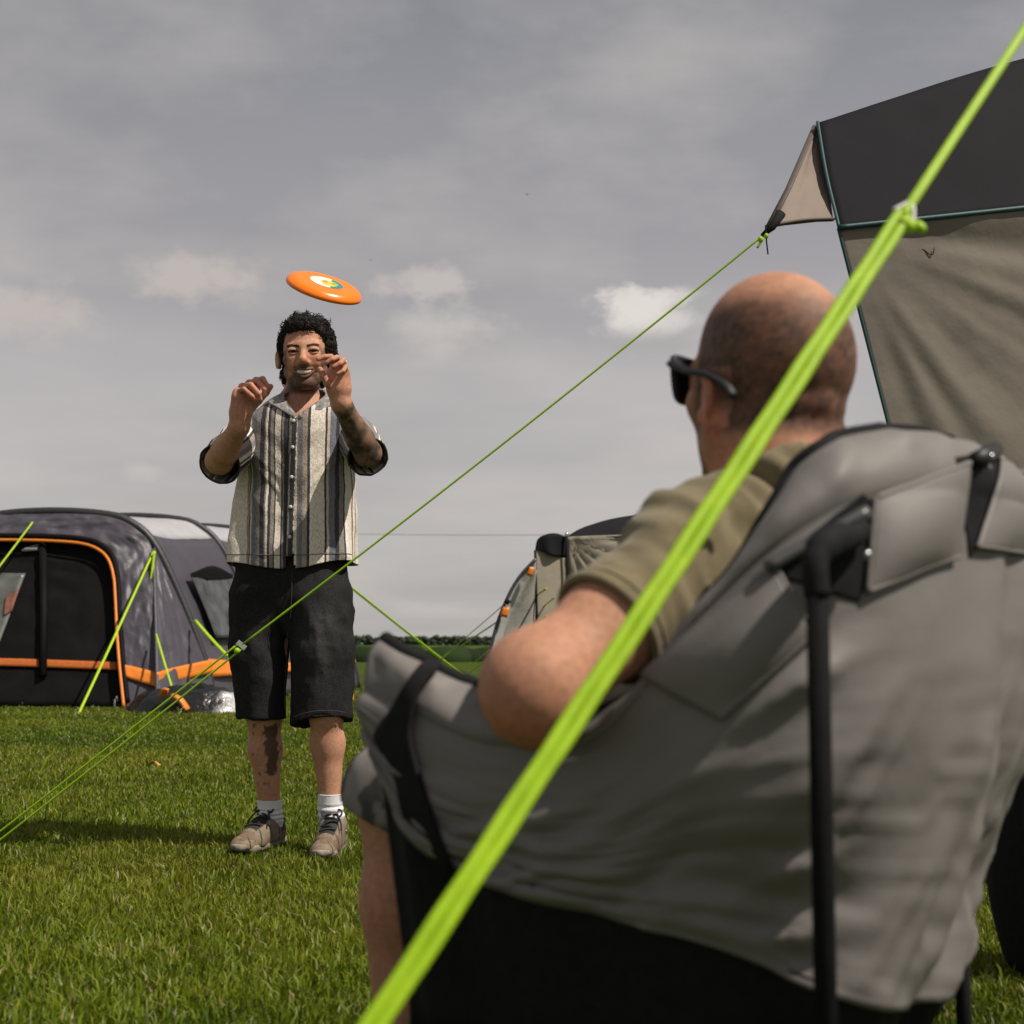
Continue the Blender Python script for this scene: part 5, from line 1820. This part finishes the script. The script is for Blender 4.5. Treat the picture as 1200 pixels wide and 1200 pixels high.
    hem = hem + nrm[9][front & (np.abs(ct) < .93)] * .0022
    hm = pix(hem)
    for msk in (hm[:, 0] < 337, hm[:, 0] > 344):
        if msk.sum() > 4:
            v_, f_ = tube(hem[msk], .0012, 5)
            mesh_obj('hem_seam', v_, f_, mseam, shirt)

def build_shorts(root):
    zt, zb_ = M(340, 640)[2], M(340, 866)[2]
    F = Field(np.arange(-1.06, -.44, .0052), np.arange(D0 - .30, D0 + .26, .0052), np.arange(zb_, zt + .02, .0052))
    F.cone(M(320, 668, .02), M(364, 668, .02), .122, .122, .05)
    F.cone(M(317, 700, .02), M(367, 700, .0), .122, .122, .04)
    F.chain([M(307, 700, .01), M(302.5, 765, .0), M(307.5, 846, .0)], [.108, .092, .079], .018)
    F.chain([M(374, 700, -.01), M(379.5, 765, -.05), M(376, 850, -.07)], [.106, .101, .098], .018)
    F.cone(M(341, 735, -.05), M(342, 715, -.05), .03, .03, .02)
    # leg openings, hollowed so the hems stand off the skin
    for (a, nrm_, c) in (((310, 850, .0), (.0, 0, -1), (309, 842, 0)), ((373, 852, -.07), (.10, -.20, -1), (374, 846, -.07))):
        X_ = F.ax[0][:, None, None]
        mid = M(342, 800)[0]
        cc = M(*c)
        nv = np.array(nrm_, float) / np.linalg.norm(nrm_)
        d = (F.ax[0][:, None, None] - cc[0]) * nv[0] + (F.ax[1][None, :, None] - cc[1]) * nv[1] + (F.ax[2][None, None, :] - cc[2]) * nv[2]
        side = (X_ < mid) if c[0] < 342 else (X_ >= mid)
        F.F = np.where(side, np.maximum(F.F, d.astype(np.float32)), F.F)
    F.chain([M(306, 790, .0), M(308, 866, .0)], [.072, .072], .006, 'sub')
    F.chain([M(379, 790, -.06), M(376, 872, -.07)], [.078, .091], .006, 'sub')
    top = M(340, 652)[2]
    F.plane((0, 0, top), (0, 0, 1))
    v, f = F.mesh()
    n = vnormals(v, f)
    cen = v.mean(0)
    if ((v - cen) * n).sum() < 0:
        n = -n
    zz = v[:, 2]
    q = np.stack([v[:, 0] * 10, v[:, 1] * 10, v[:, 2] * 6], -1)
    cro = M(341, 735)[2]
    fan = np.exp(-((zz - cro) / .10) ** 2)
    amp = .009 + .007 * fan
    v = v + n * (amp * (ridge(q, 3) * .9 + .6 * fbm(q * 2, 3)))[:, None]
    fade = np.clip(.35 + .9 * fbm(np.stack([v[:, 0] * 6, v[:, 1] * 6, v[:, 2] * 3], -1), 3), 0, 1)
    pc = pix(v)
    thigh = np.exp(-(((pc[:, 0] - 376) / 26) ** 2 + ((pc[:, 1] - 760) / 50) ** 2)) + .7 * np.exp(-(((pc[:, 0] - 305) / 20) ** 2 + ((pc[:, 1] - 770) / 40) ** 2))
    c = np.array([.021, .0205, .021]) * (1 - (fade * thigh)[:, None]) + np.array([.095, .092, .092]) * (fade * thigh)[:, None]
    so = mesh_obj('shorts', v, f, mat_vcol('black_denim', rough=.95, vary=.45, scale=260, bmp=.7, bscale=300, bdist=.002, spec=.06), root, cols=c)
    thr = mat_plain('denim_seam', (.045, .043, .042), .9)
    def seam(pts, r=.0012, lift=.003):
        # lay a stitched seam on the cloth
        out = []
        for x, y in pts:
            k = np.hypot(pc[:, 0] - x, pc[:, 1] - y)
            i = np.where(k < 5)[0]
            if len(i) == 0:
                continue
            dmin = v[i, 1].min()
            out.append(P(x, y, dmin - lift))
        if len(out) > 3:
            v_, f_ = tube(catmull(out, 30), r, 5)
            mesh_obj('seam', v_, f_, thr, so)
    seam([(342, 672), (342, 690), (341, 712), (340, 726)])
    seam([(397, 676), (402, 690), (408, 706)])
    seam([(399, 674), (405, 690), (410, 702)])
    seam([(283, 672), (279, 690), (273, 706)])
    seam([(345, 840), (356, 836), (372, 833), (392, 833), (405, 835)])
    seam([(290, 838), (305, 839), (330, 837)])
    seam([(337, 740), (336, 770), (334, 800), (333, 832)], .001)
    # waist button glint
    v_, f_ = tri_ball(P(330, 722, D0 - .175), (.006, .003, .006))

def build_feet(root):
    ms = mat_plain('white_sock', (.70, .69, .71), .9, .06, 120, bmp=.5, bscale=260, bdist=.002, spec=.1)
    for top, mid, low, sd in (((316, 938, .035), (316.5, 955, .04), (318, 974, .045), 0), ((387, 931, -.065), (387.5, 950, -.062), (389, 975, -.06), 1)):
        n, m_ = 60, 48
        path = catmull([M(*top), M(*mid), SHOE_X[sd].p(0, .014, .068)], n)
        a = np.linspace(0, 2 * np.pi, m_, endpoint=False)
        t = np.linspace(0, 1, n)[:, None]
        r = .0395 + .006 * t ** 2 + .0022 * np.sin(t * 34 + .8 * np.sin(a)[None] + sd) * sstep(.2, .35, t) * sstep(.85, .6, t) - .006 * sstep(.7, 1, t) + .0006 * np.cos(a * 22)[None] * sstep(.35, .2, t)
        g = path[:, None] + np.stack([np.cos(a)[None] * r, np.sin(a)[None] * r, 0 * r], -1)
        so = mesh_obj('sock', g.reshape(-1, 3), grid_faces(n, m_, True), ms, root, solid=.003)
        v, f = tube(np.vstack([g[0], g[0][:1]]), .0022, 6, caps=False)
        mesh_obj('cuff', v, f, ms, so)
        v, f = tube(np.vstack([g[13], g[13][:1]]) * 1.0, .0014, 6, caps=False)
        mesh_obj('rib_line', v, f, mat_plain('sock_rib', (.42, .42, .45), .9), so)
    # shoes: local +y toe, x across, z up
    mat_up = mat_vcol('shoe_upper', rough=.7, vary=.2, scale=90, bmp=.5, bscale=350, bdist=.0015, spec=.3)
    msole = mat_plain('shoe_sole', (.24, .205, .16), .8, .3, 60, bmp=.3, bscale=120)
    mlace = mat_plain('black_lace', (.010, .010, .011), .7, .2, 200)
    for X, ang in zip(SHOE_X, (1.0, 2.0)):
        Rm = X.R
        Lh = .285
        xs = np.arange(-.075, .075, .0032)
        F = Field(xs, np.arange(-.05, .30, .0032), np.arange(-.004, .15, .0032))
        F.chain([(0, -.012, .035), (0, .06, .040), (0, .15, .034), (.004, .215, .026)], [.040, .038, .043, .034], .02)
        F.chain([(0, -.018, .06), (0, .01, .095)], [.034, .038], .02)
        F.chain([(0, .01, .085), (0, .07, .075), (0, .14, .048)], [.042, .036, .034], .02)
        F.ell((.003, .215, .024), (.041, .042, .030), k=.015)
        F.chain([(0, -.002, .16), (0, .0, .09)], [.036, .033], .006, 'sub')
        F.plane((0, 0, .016), (0, 0, -1))
        v, f = F.mesh()
        x, y, z = v.T
        c = np.tile(np.array([.20, .155, .105]), (len(v), 1))
        pnl = fbm(v * 20 + ang, 2)
        c[(pnl > .12) & (z < .07)] = (.16, .105, .07)
        c[(y > .20) & (z < .045)] = (.22, .165, .11)
        tongue = (np.abs(x) < .027) & (y > .0) & (y < .17) & (z > .045)
        c[tongue] = (.028, .025, .024)
        c[(y < .01) & (z > .055)] = (.035, .030, .027)
        c[z > .118] = (.018, .017, .017)
        ov = (np.abs(np.sin(y * 46 + x * 30)) < .16) & (np.abs(x) > .018) & (z < .08)
        c[ov] = (.045, .036, .03)
        sh = mesh_obj('shoe', X.p(0, 0, 0) + X.k * v @ Rm.T, f, mat_up, root, cols=c)
        # sole with tread lugs
        mb = MB()
        outl = catmull([(.0, -.058, 0), (.033, -.04, 0), (.036, .03, 0), (.040, .12, 0), (.044, .19, 0), (.030, .245, 0), (.005, .262, 0), (-.026, .245, 0), (-.040, .19, 0), (-.037, .12, 0), (-.034, .03, 0), (-.033, -.04, 0), (0, -.058, 0)], 73)[:-1]
        rows = []
        for zz, k in ((0, .93), (.004, 1.0), (.016, 1.03), (.024, 1.0), (.026, .9)):
            w = outl.copy()
            cen = np.array([0, .1, 0])
            w = cen + (w - cen) * k
            w[:, 2] = zz + (.012 * sstep(.19, .27, w[:, 1]))
            if zz < .006:
                w[:, :2] = cen[:2] + (w[:, :2] - cen[:2]) * (1 + .03 * np.sign(np.sin(np.arange(72) * 1.05)))[:, None]
            rows.append(w)
        g = np.array(rows).reshape(-1, 3)
        fs = [tuple(q) for q in grid_faces(5, 72, True)] + [tuple(range(72))[::-1], tuple(range(288, 360))]
        mesh_obj('sole', X.p(0, 0, 0) + X.k * g @ Rm.T, fs, msole, sh)
        # laces: criss-cross bars and a bow
        def top_z(xx, yy):
            k = np.hypot(v[:, 0] - xx, v[:, 1] - yy)
            i = np.argsort(k)[:30]
            return v[i, 2].max()
        for k in range(5):
            y0 = .055 + k * .024
            pts = []
            for s in np.linspace(-1, 1, 9):
                xx, yy = s * .026, y0 + .010 * s * (-1) ** k
                pts.append([xx, yy, top_z(xx, yy) + .004])
            q_, g_ = tube(X.p(0, 0, 0) + X.k * np.array(pts) @ Rm.T, .0032, 6)
            mesh_obj('lace', q_, g_, mlace, sh)
        zb0 = top_z(0, .055) + .006
        for s in (-1, 1):
            pts = np.array([[0, .055, zb0], [s * .018, .050, zb0 + .018], [s * .034, .062, zb0 + .012], [s * .030, .074, zb0 - .002], [s * .010, .064, zb0 + .002], [0, .056, zb0]])
            q_, g_ = tube(X.p(0, 0, 0) + X.k * catmull(pts, 24) @ Rm.T, .0034, 6)
            mesh_obj('lace', q_, g_, mlace, sh)
            pts = np.array([[0, .056, zb0], [s * .02, .075, zb0 + .004], [s * .038, .10, zb0 - .022], [s * .043, .115, zb0 - .045]])
            q_, g_ = tube(X.p(0, 0, 0) + X.k * catmull(pts, 16) @ Rm.T, .0030, 6)
            mesh_obj('lace', q_, g_, mlace, sh)
        q_, g_ = tri_ball(X.p(0, .030, top_z(0, .03) + .008), (.017, .010, .017), Rm, n=16, m=10)
        mesh_obj('tongue_badge', q_, g_, mat_plain('badge', (.16, .13, .10), .6, .3, 200), sh)

# ------------------------------------------------------------------ seated man
def build_seated():
    root = thing('person', C(-.02, -.05, 0), 'bald man in olive t-shirt and dark sunglasses sitting in the grey chair, seen from behind', 'person')
    a = math.radians(31)
    Yl = np.array([math.sin(a), -math.cos(a), 0])
    Xl = np.array([-math.cos(a), -math.sin(a), 0])
    Rm = np.stack([Xl, Yl, [0, 0, 1]], 1)
    # head leans back a little
    Rm = Rm @ np.array(Matrix.Rotation(math.radians(-4), 3, 'X'))
    ho = P(897, 451, 1.70)
    X = Xf(ho, Rm, 1.035)
    lo = C(0, 0, 0) + np.array([-.62, -.62, -.02])
    F = Field(axis((-.42, .74, .0048)), axis((1.22, 2.45, .0052)), axis((-.01, .80, .008), (.80, 1.16, .0042)))
    head_sdf(F, X, .011, False, ear_out=.004, ear_h=.024, ear_y=.0, ear_z=-.022)
    # nape with its folds, thick neck
    nb = C(-.015, -.195, .853)
    F.chain([X.p(0, .022, -.05), X.p(0, .035, -.105), nb], [.068, .073, .088], .03)
    for zz, yy, r in ((-.030, .085, .020), (-.062, .080, .020)):
        F.chain([X.p(s * .045, yy - 6 * s * s * .001 - .018 * abs(s), zz) for s in (-1, -.5, 0, .5, 1)], [r * .8, r, r * 1.05, r, r * .8], .010)
    # torso reclined in the seat
    S1, S2 = C(-.193, -.136, .782), C(.17, -.17, .775)
    F.cone(S1, S2, .058, .058, .05)
    F.ell(C(-.015, -.15, .70), (.19, .13, .17), np.stack([CR_, CF_, [0, 0, 1]], 1), .05)
    F.ell(C(-.01, -.09, .54), (.19, .16, .15), np.stack([CR_, CF_, [0, 0, 1]], 1), .05)
    F.cone(C(-.10, -.08, .46), C(.10, -.08, .46), .11, .11, .05)
    # near arm over the chair side: shoulder, elbow, forearm going away
    E1, W1 = C(-.425, -.085, .640), C(-.205, .10, .652)
    S1b = S1
    F.chain([S1b, S1b * .45 + E1 * .55, E1], [.052, .050, .047], .03)
    F.ell(E1 + np.array([.0, 0, -.012]), (.043, .046, .046), k=.03)
    F.chain([E1 + [0, 0, .006], E1 * .75 + W1 * .25 + [0, 0, -.008], E1 * .5 + W1 * .5 + [0, 0, -.008], W1], [.045, .045, .044, .034], .04)
    E2, W2 = C(.33, -.0, .64), C(.13, .18, .60)
    F.chain([S2, E2], [.066, .050], .03)
    F.chain([E2, E2 * .6 + W2 * .4, W2], [.048, .050, .033], .025)
    for W_, E_, sg in ((W1, E1, -1), (W2, E2, 1)):
        d = (W_ - E_) / np.linalg.norm(W_ - E_)
        sdv = np.cross(d, [0, 0, 1.0])
        pm = W_ + d * .065
        F.chain([W_, pm], [.033, .038], .02)
        for k in range(4):
            b0 = pm + d * .02 + sdv * (.030 - .02 * k)
            ln = (.078, .085, .080, .062)[k]
            finger(F, [b0, b0 + d * ln * .45 + [0, 0, .004], b0 + d * ln * .75 + [0, 0, -.012], b0 + d * ln * .9 + [0, 0, -.03]], .010)
        finger(F, [W_ + d * .02 - sdv * sg * .02, W_ + d * .06 - sdv * sg * .052, W_ + d * .095 - sdv * sg * .055], .012)
    # legs
    for hip, kn, an, toe in ((C(-.09, -.02, .46), C(-.102, .376, .470), C(-.115, .36, .09), C(-.13, .52, .035)), (C(.10, -.02, .47), C(.13, .40, .49), C(.15, .46, .09), C(.16, .62, .035))):
        F.chain([hip, kn], [.10, .066], .03)
        F.chain([kn, kn * .65 + an * .35, an], [.062, .062, .040], .03)
        F.chain([an, toe], [.040, .032], .02)
    v, f = F.mesh()
    v = lap(v, f, 2, .35)
    c = np.tile(np.array([.43, .215, .135]), (len(v), 1))
    c *= (1 + .10 * fbm(v * 12, 3))[:, None]
    L = X.inv(v)
    x, y, z = L.T
    hd = (z > -.16) & (np.abs(x) < .11) & (np.abs(y) < .15)
    # cropped hair stubble at the sides and back, bald crown
    line = .078 + .024 * fbm(v * 16, 3)
    ear = np.exp(-(((np.abs(x) - .088) / .012) ** 2)) * (np.abs(y - .002) < .03) * (np.abs(z + .022) < .034)
    st = hd * sstep(.022, -.020, z - line) * sstep(-.075, -.052, z) * sstep(-.055, -.035, y) * (1 - ear)
    st = np.maximum(st, hd * sstep(-.01, -.05, z) * sstep(-.02, -.06, y) * sstep(-.15, -.12, z) * .8)
    gr = .75 + .25 * fbm(v * 180, 2)
    w = np.clip(st * (gr + .1) * .95, 0, 1)[:, None]
    c = c * (1 - w) + np.array([.034, .022, .016]) * w
    mot = np.clip(.5 * fbm(v * 22, 3) + .35 * fbm(v * 70, 2), 0, 1)[:, None] * .55
    c = c * (1 - mot) + np.array([.46, .15, .085]) * mot
    tip = np.exp(-(np.linalg.norm(v - (E1 + np.array([-.02, -.02, -.035])), axis=1) / .05) ** 2)[:, None] * .55
    c = c * (1 - tip) + np.array([.40, .125, .075]) * tip
    er = (hd * (np.abs(x) > .082))[:, None] * .5
    c = c * (1 - er) + np.array([.50, .17, .11]) * er
    nk = (hd * sstep(-.06, -.10, z) * (y > -.02))[:, None] * .55
    c = c * (1 - nk) + np.array([.46, .16, .085]) * nk
    mesh_obj('body', v, f, M_SKIN, root, cols=c)

    # ---- t-shirt
    G = Field(axis((-.40, .66, .0058)), axis((1.24, 2.1, .0058)), axis((.42, .95, .0056)))
    G.cone(S1, S2, .066, .066, .05)
    G.chain([X.p(0, .036, -.11), nb], [.079, .097], .03)
    G.ell(C(-.015, -.15, .70), (.208, .148, .188), np.stack([CR_, CF_, [0, 0, 1]], 1), .05)
    G.ell(C(-.01, -.09, .54), (.21, .18, .165), np.stack([CR_, CF_, [0, 0, 1]], 1), .05)
    G.cone(S1, nb, .062, .080, .04)
    G.cone(S2, nb, .062, .080, .04)
    ax1, ax2 = E1 - S1, E2 - S2
    for S_, A_ in ((S1, ax1), (S2, ax2)):
        G.cone(S_, S_ + A_ * .68, .064, .067, .03)
    for S_, A_ in ((S1, ax1), (S2, ax2)):
        # cut the sleeve square to the arm and hollow it
        n_ = A_ / np.linalg.norm(A_)
        cpt = S_ + A_ * .585
        d = (G.ax[0][:, None, None] - cpt[0]) * n_[0] + (G.ax[1][None, :, None] - cpt[1]) * n_[1] + (G.ax[2][None, None, :] - cpt[2]) * n_[2]
        near = (G.ax[0][:, None, None] - cpt[0]) ** 2 + (G.ax[1][None, :, None] - cpt[1]) ** 2 + (G.ax[2][None, None, :] - cpt[2]) ** 2 < .16 ** 2
        G.F = np.where(near, np.maximum(G.F, d.astype(np.float32)), G.F)
        G.cone(S_ + A_ * .49, S_ + A_ * .72, .054, .058, .004, 'sub')
    # neck opening
    up = (X.p(0, .03, 0) - nb)
    up /= np.linalg.norm(up)
    G.cone(nb + up * .050, nb + up * .2, .074, .085, .008, 'sub')
    G.plane(nb + up * .068, up)
    tv, tf = G.mesh()
    nn = vnormals(tv, tf)
    cen = C(0, -.1, .65)
    if ((tv - cen) * nn).sum() < 0:
        nn = -nn
    n1 = ax1 / np.linalg.norm(ax1)
    along = (tv - S1) @ n1
    rad = np.linalg.norm((tv - S1) - along[:, None] * n1, axis=1)
    onarm = sstep(.20, .10, rad)
    q = np.stack([along * 26 + 5 * tv[:, 2], tv[:, 0] * 7, tv[:, 1] * 7], -1)
    q2 = np.stack([tv[:, 2] * 14 + tv[:, 0] * 6, tv[:, 0] * 5, tv[:, 1] * 7], -1)
    edge = sstep(.0, .03, np.abs(along - np.linalg.norm(ax1) * .585))
    tv = tv + nn * ((.009 * ridge(q * [.8, 1.2, 1.2], 2) + .006 * fbm(q * 2.1, 2) - .008 * np.exp(-(vnoise(q * [.9, .9, .9] + 31) / .13) ** 2)) * onarm * (.2 + .8 * edge) + (1 - onarm) * (.012 * ridge(q2, 3) - .010 * np.exp(-(vnoise(q2 * .8 + 11) / .13) ** 2)))[:, None]
    ts = mesh_obj('t_shirt', tv, tf, mat_plain('olive_jersey', (.165, .134, .075), .9, .12, 30, bmp=.35, bscale=240, bdist=.0015, spec=.15, sheen=.2), root)
    # sleeve hem: a turned band
    u0 = np.cross(n1, [0, 0, 1.0])
    u0 /= np.linalg.norm(u0)
    w0 = np.cross(n1, u0)
    for tt in (.585, .54):
        hp = [S1 + ax1 * tt + (u0 * math.cos(t) + w0 * math.sin(t)) * (.0635 if tt > .56 else .0660) for t in np.linspace(0, 2 * np.pi, 49)]
        v_, f_ = tube(np.array(hp), .0045 if tt > .56 else .0015, 8, caps=False)
        mesh_obj('sleeve_hem', v_, f_, bpy.data.materials['olive_jersey'], ts)
    # neck rib
    r0 = np.cross(up, [0, 1, 0])
    r0 /= np.linalg.norm(r0)
    r1 = np.cross(up, r0)
    hp = [nb + up * .062 + (r0 * math.cos(t) + r1 * math.sin(t)) * .083 for t in np.linspace(0, 2 * np.pi, 49)]
    v_, f_ = tube(np.array(hp), .008, 8, caps=False)
    mesh_obj('neck_rib', v_, f_, bpy.data.materials['olive_jersey'], ts)

    # ---- patterned shorts and shoes
    H = Field(axis((-.45, .62, .007)), axis((1.5, 2.35, .007)), axis((.28, .66, .007)))
    H.cone(C(-.11, -.07, .47), C(.11, -.07, .47), .13, .13, .04)
    for hip, kn in ((C(-.09, -.02, .465), C(-.102, .386, .470)), (C(.10, -.02, .475), C(.13, .41, .49))):
        H.cone(hip, kn, .112, .082, .03)
        H.cone(kn, kn + [0, 0, -.06] + CF_ * -.01, .079, .078, .02)
    for kn in (C(-.102, .386, .470), C(.13, .41, .49)):
        H.cone(kn + [0, 0, -.03], kn + [0, 0, -.2] + CF_ * .02, .070, .078, .005, 'sub')
    H.plane((-.16, 1.97, .440), (-.35, 0, -1))
    hv, hf = H.mesh()
    hv = hv + vnormals(hv, hf) * (.006 * ridge(hv * 9, 3))[:, None]
    pt = fbm(hv * 15, 3)
    hc = np.where((pt > .05)[:, None], np.array([.20, .18, .165]), np.array([.055, .052, .05]))
    hc[(fbm(hv * 19 + 7, 2) > .28)] = (.34, .31, .28)
    mesh_obj('shorts', hv, hf, mat_vcol('camouflage_cloth', rough=.9, vary=.15, scale=40, bmp=.3, bscale=260), root, cols=hc)
    for x0, y0 in ((-.115, .36), (.15, .46)):
        K = Field(axis((-.5, .1, .006)) if x0 < 0 else axis((-.4, .3, .006)), axis((1.7, 2.5, .006)), axis((.0, .13, .006)))
        K.chain([C(x0, y0 - .05, .045), C(x0, y0 + .06, .05), C(x0 * 1.05, y0 + .17, .035)], [.044, .046, .036], .02)
        K.plane((0, 0, .004), (0, 0, -1))
        kv, kf = K.mesh()
        mesh_obj('shoe', kv, kf, M_BLACK, root)
    # ---- sunglasses
    sg = MB()
    GL = ((.009, .030), (.060, .034), (.069, .028), (.067, -.006), (.056, -.017), (.020, -.015), (.010, -.002))
    lens_m = mat_plain('dark_lens', (.006, .006, .007), .08, .1, 20)
    for s in (-1, 1):
        fr = []
        for (xx, zz) in GL:
            fr.append(X.p(s * xx, -.100 + 3.2 * xx * xx - .12 * (zz - .01), zz))
        fr = np.array(fr)
        v_, f_ = tube(catmull(np.vstack([fr, fr[:1]]), 48), .0048, 8, caps=False)
        sg.add(v_, f_)
        v_, f_ = tube(catmull([X.p(s * .068, -.084, .027), X.p(s * .084, -.064, .022), X.p(s * .0905, -.03, .010), X.p(s * .094, .008, .003), X.p(s * .0915, .040 if s > 0 else .02, -.012 if s > 0 else .010), X.p(s * .090, .052 if s > 0 else .026, -.026 if s > 0 else .008)], 30), [.0105] * 6 + [.0085] * 16 + [.0075] * 8, 8, .5)
        sg.add(v_, f_)
    v_, f_ = tube([X.p(-.012, -.102, .022), X.p(0, -.105, .024), X.p(.012, -.102, .022)], .004, 8)
    sg.add(v_, f_)
    so = sg.build('sunglasses', mat_plain('glasses_frame', (.010, .010, .011), .55, .1, 50, spec=.3), root)
    for s in (-1, 1):
        fr = [X.p(s * xx, -.099 + 3.2 * xx * xx - .12 * (zz - .01), zz) for (xx, zz) in GL]
        mesh_obj('lens', np.array(fr), [tuple(range(7))], lens_m, so, smooth=False, solid=.003)

build_standing()
build_seated()
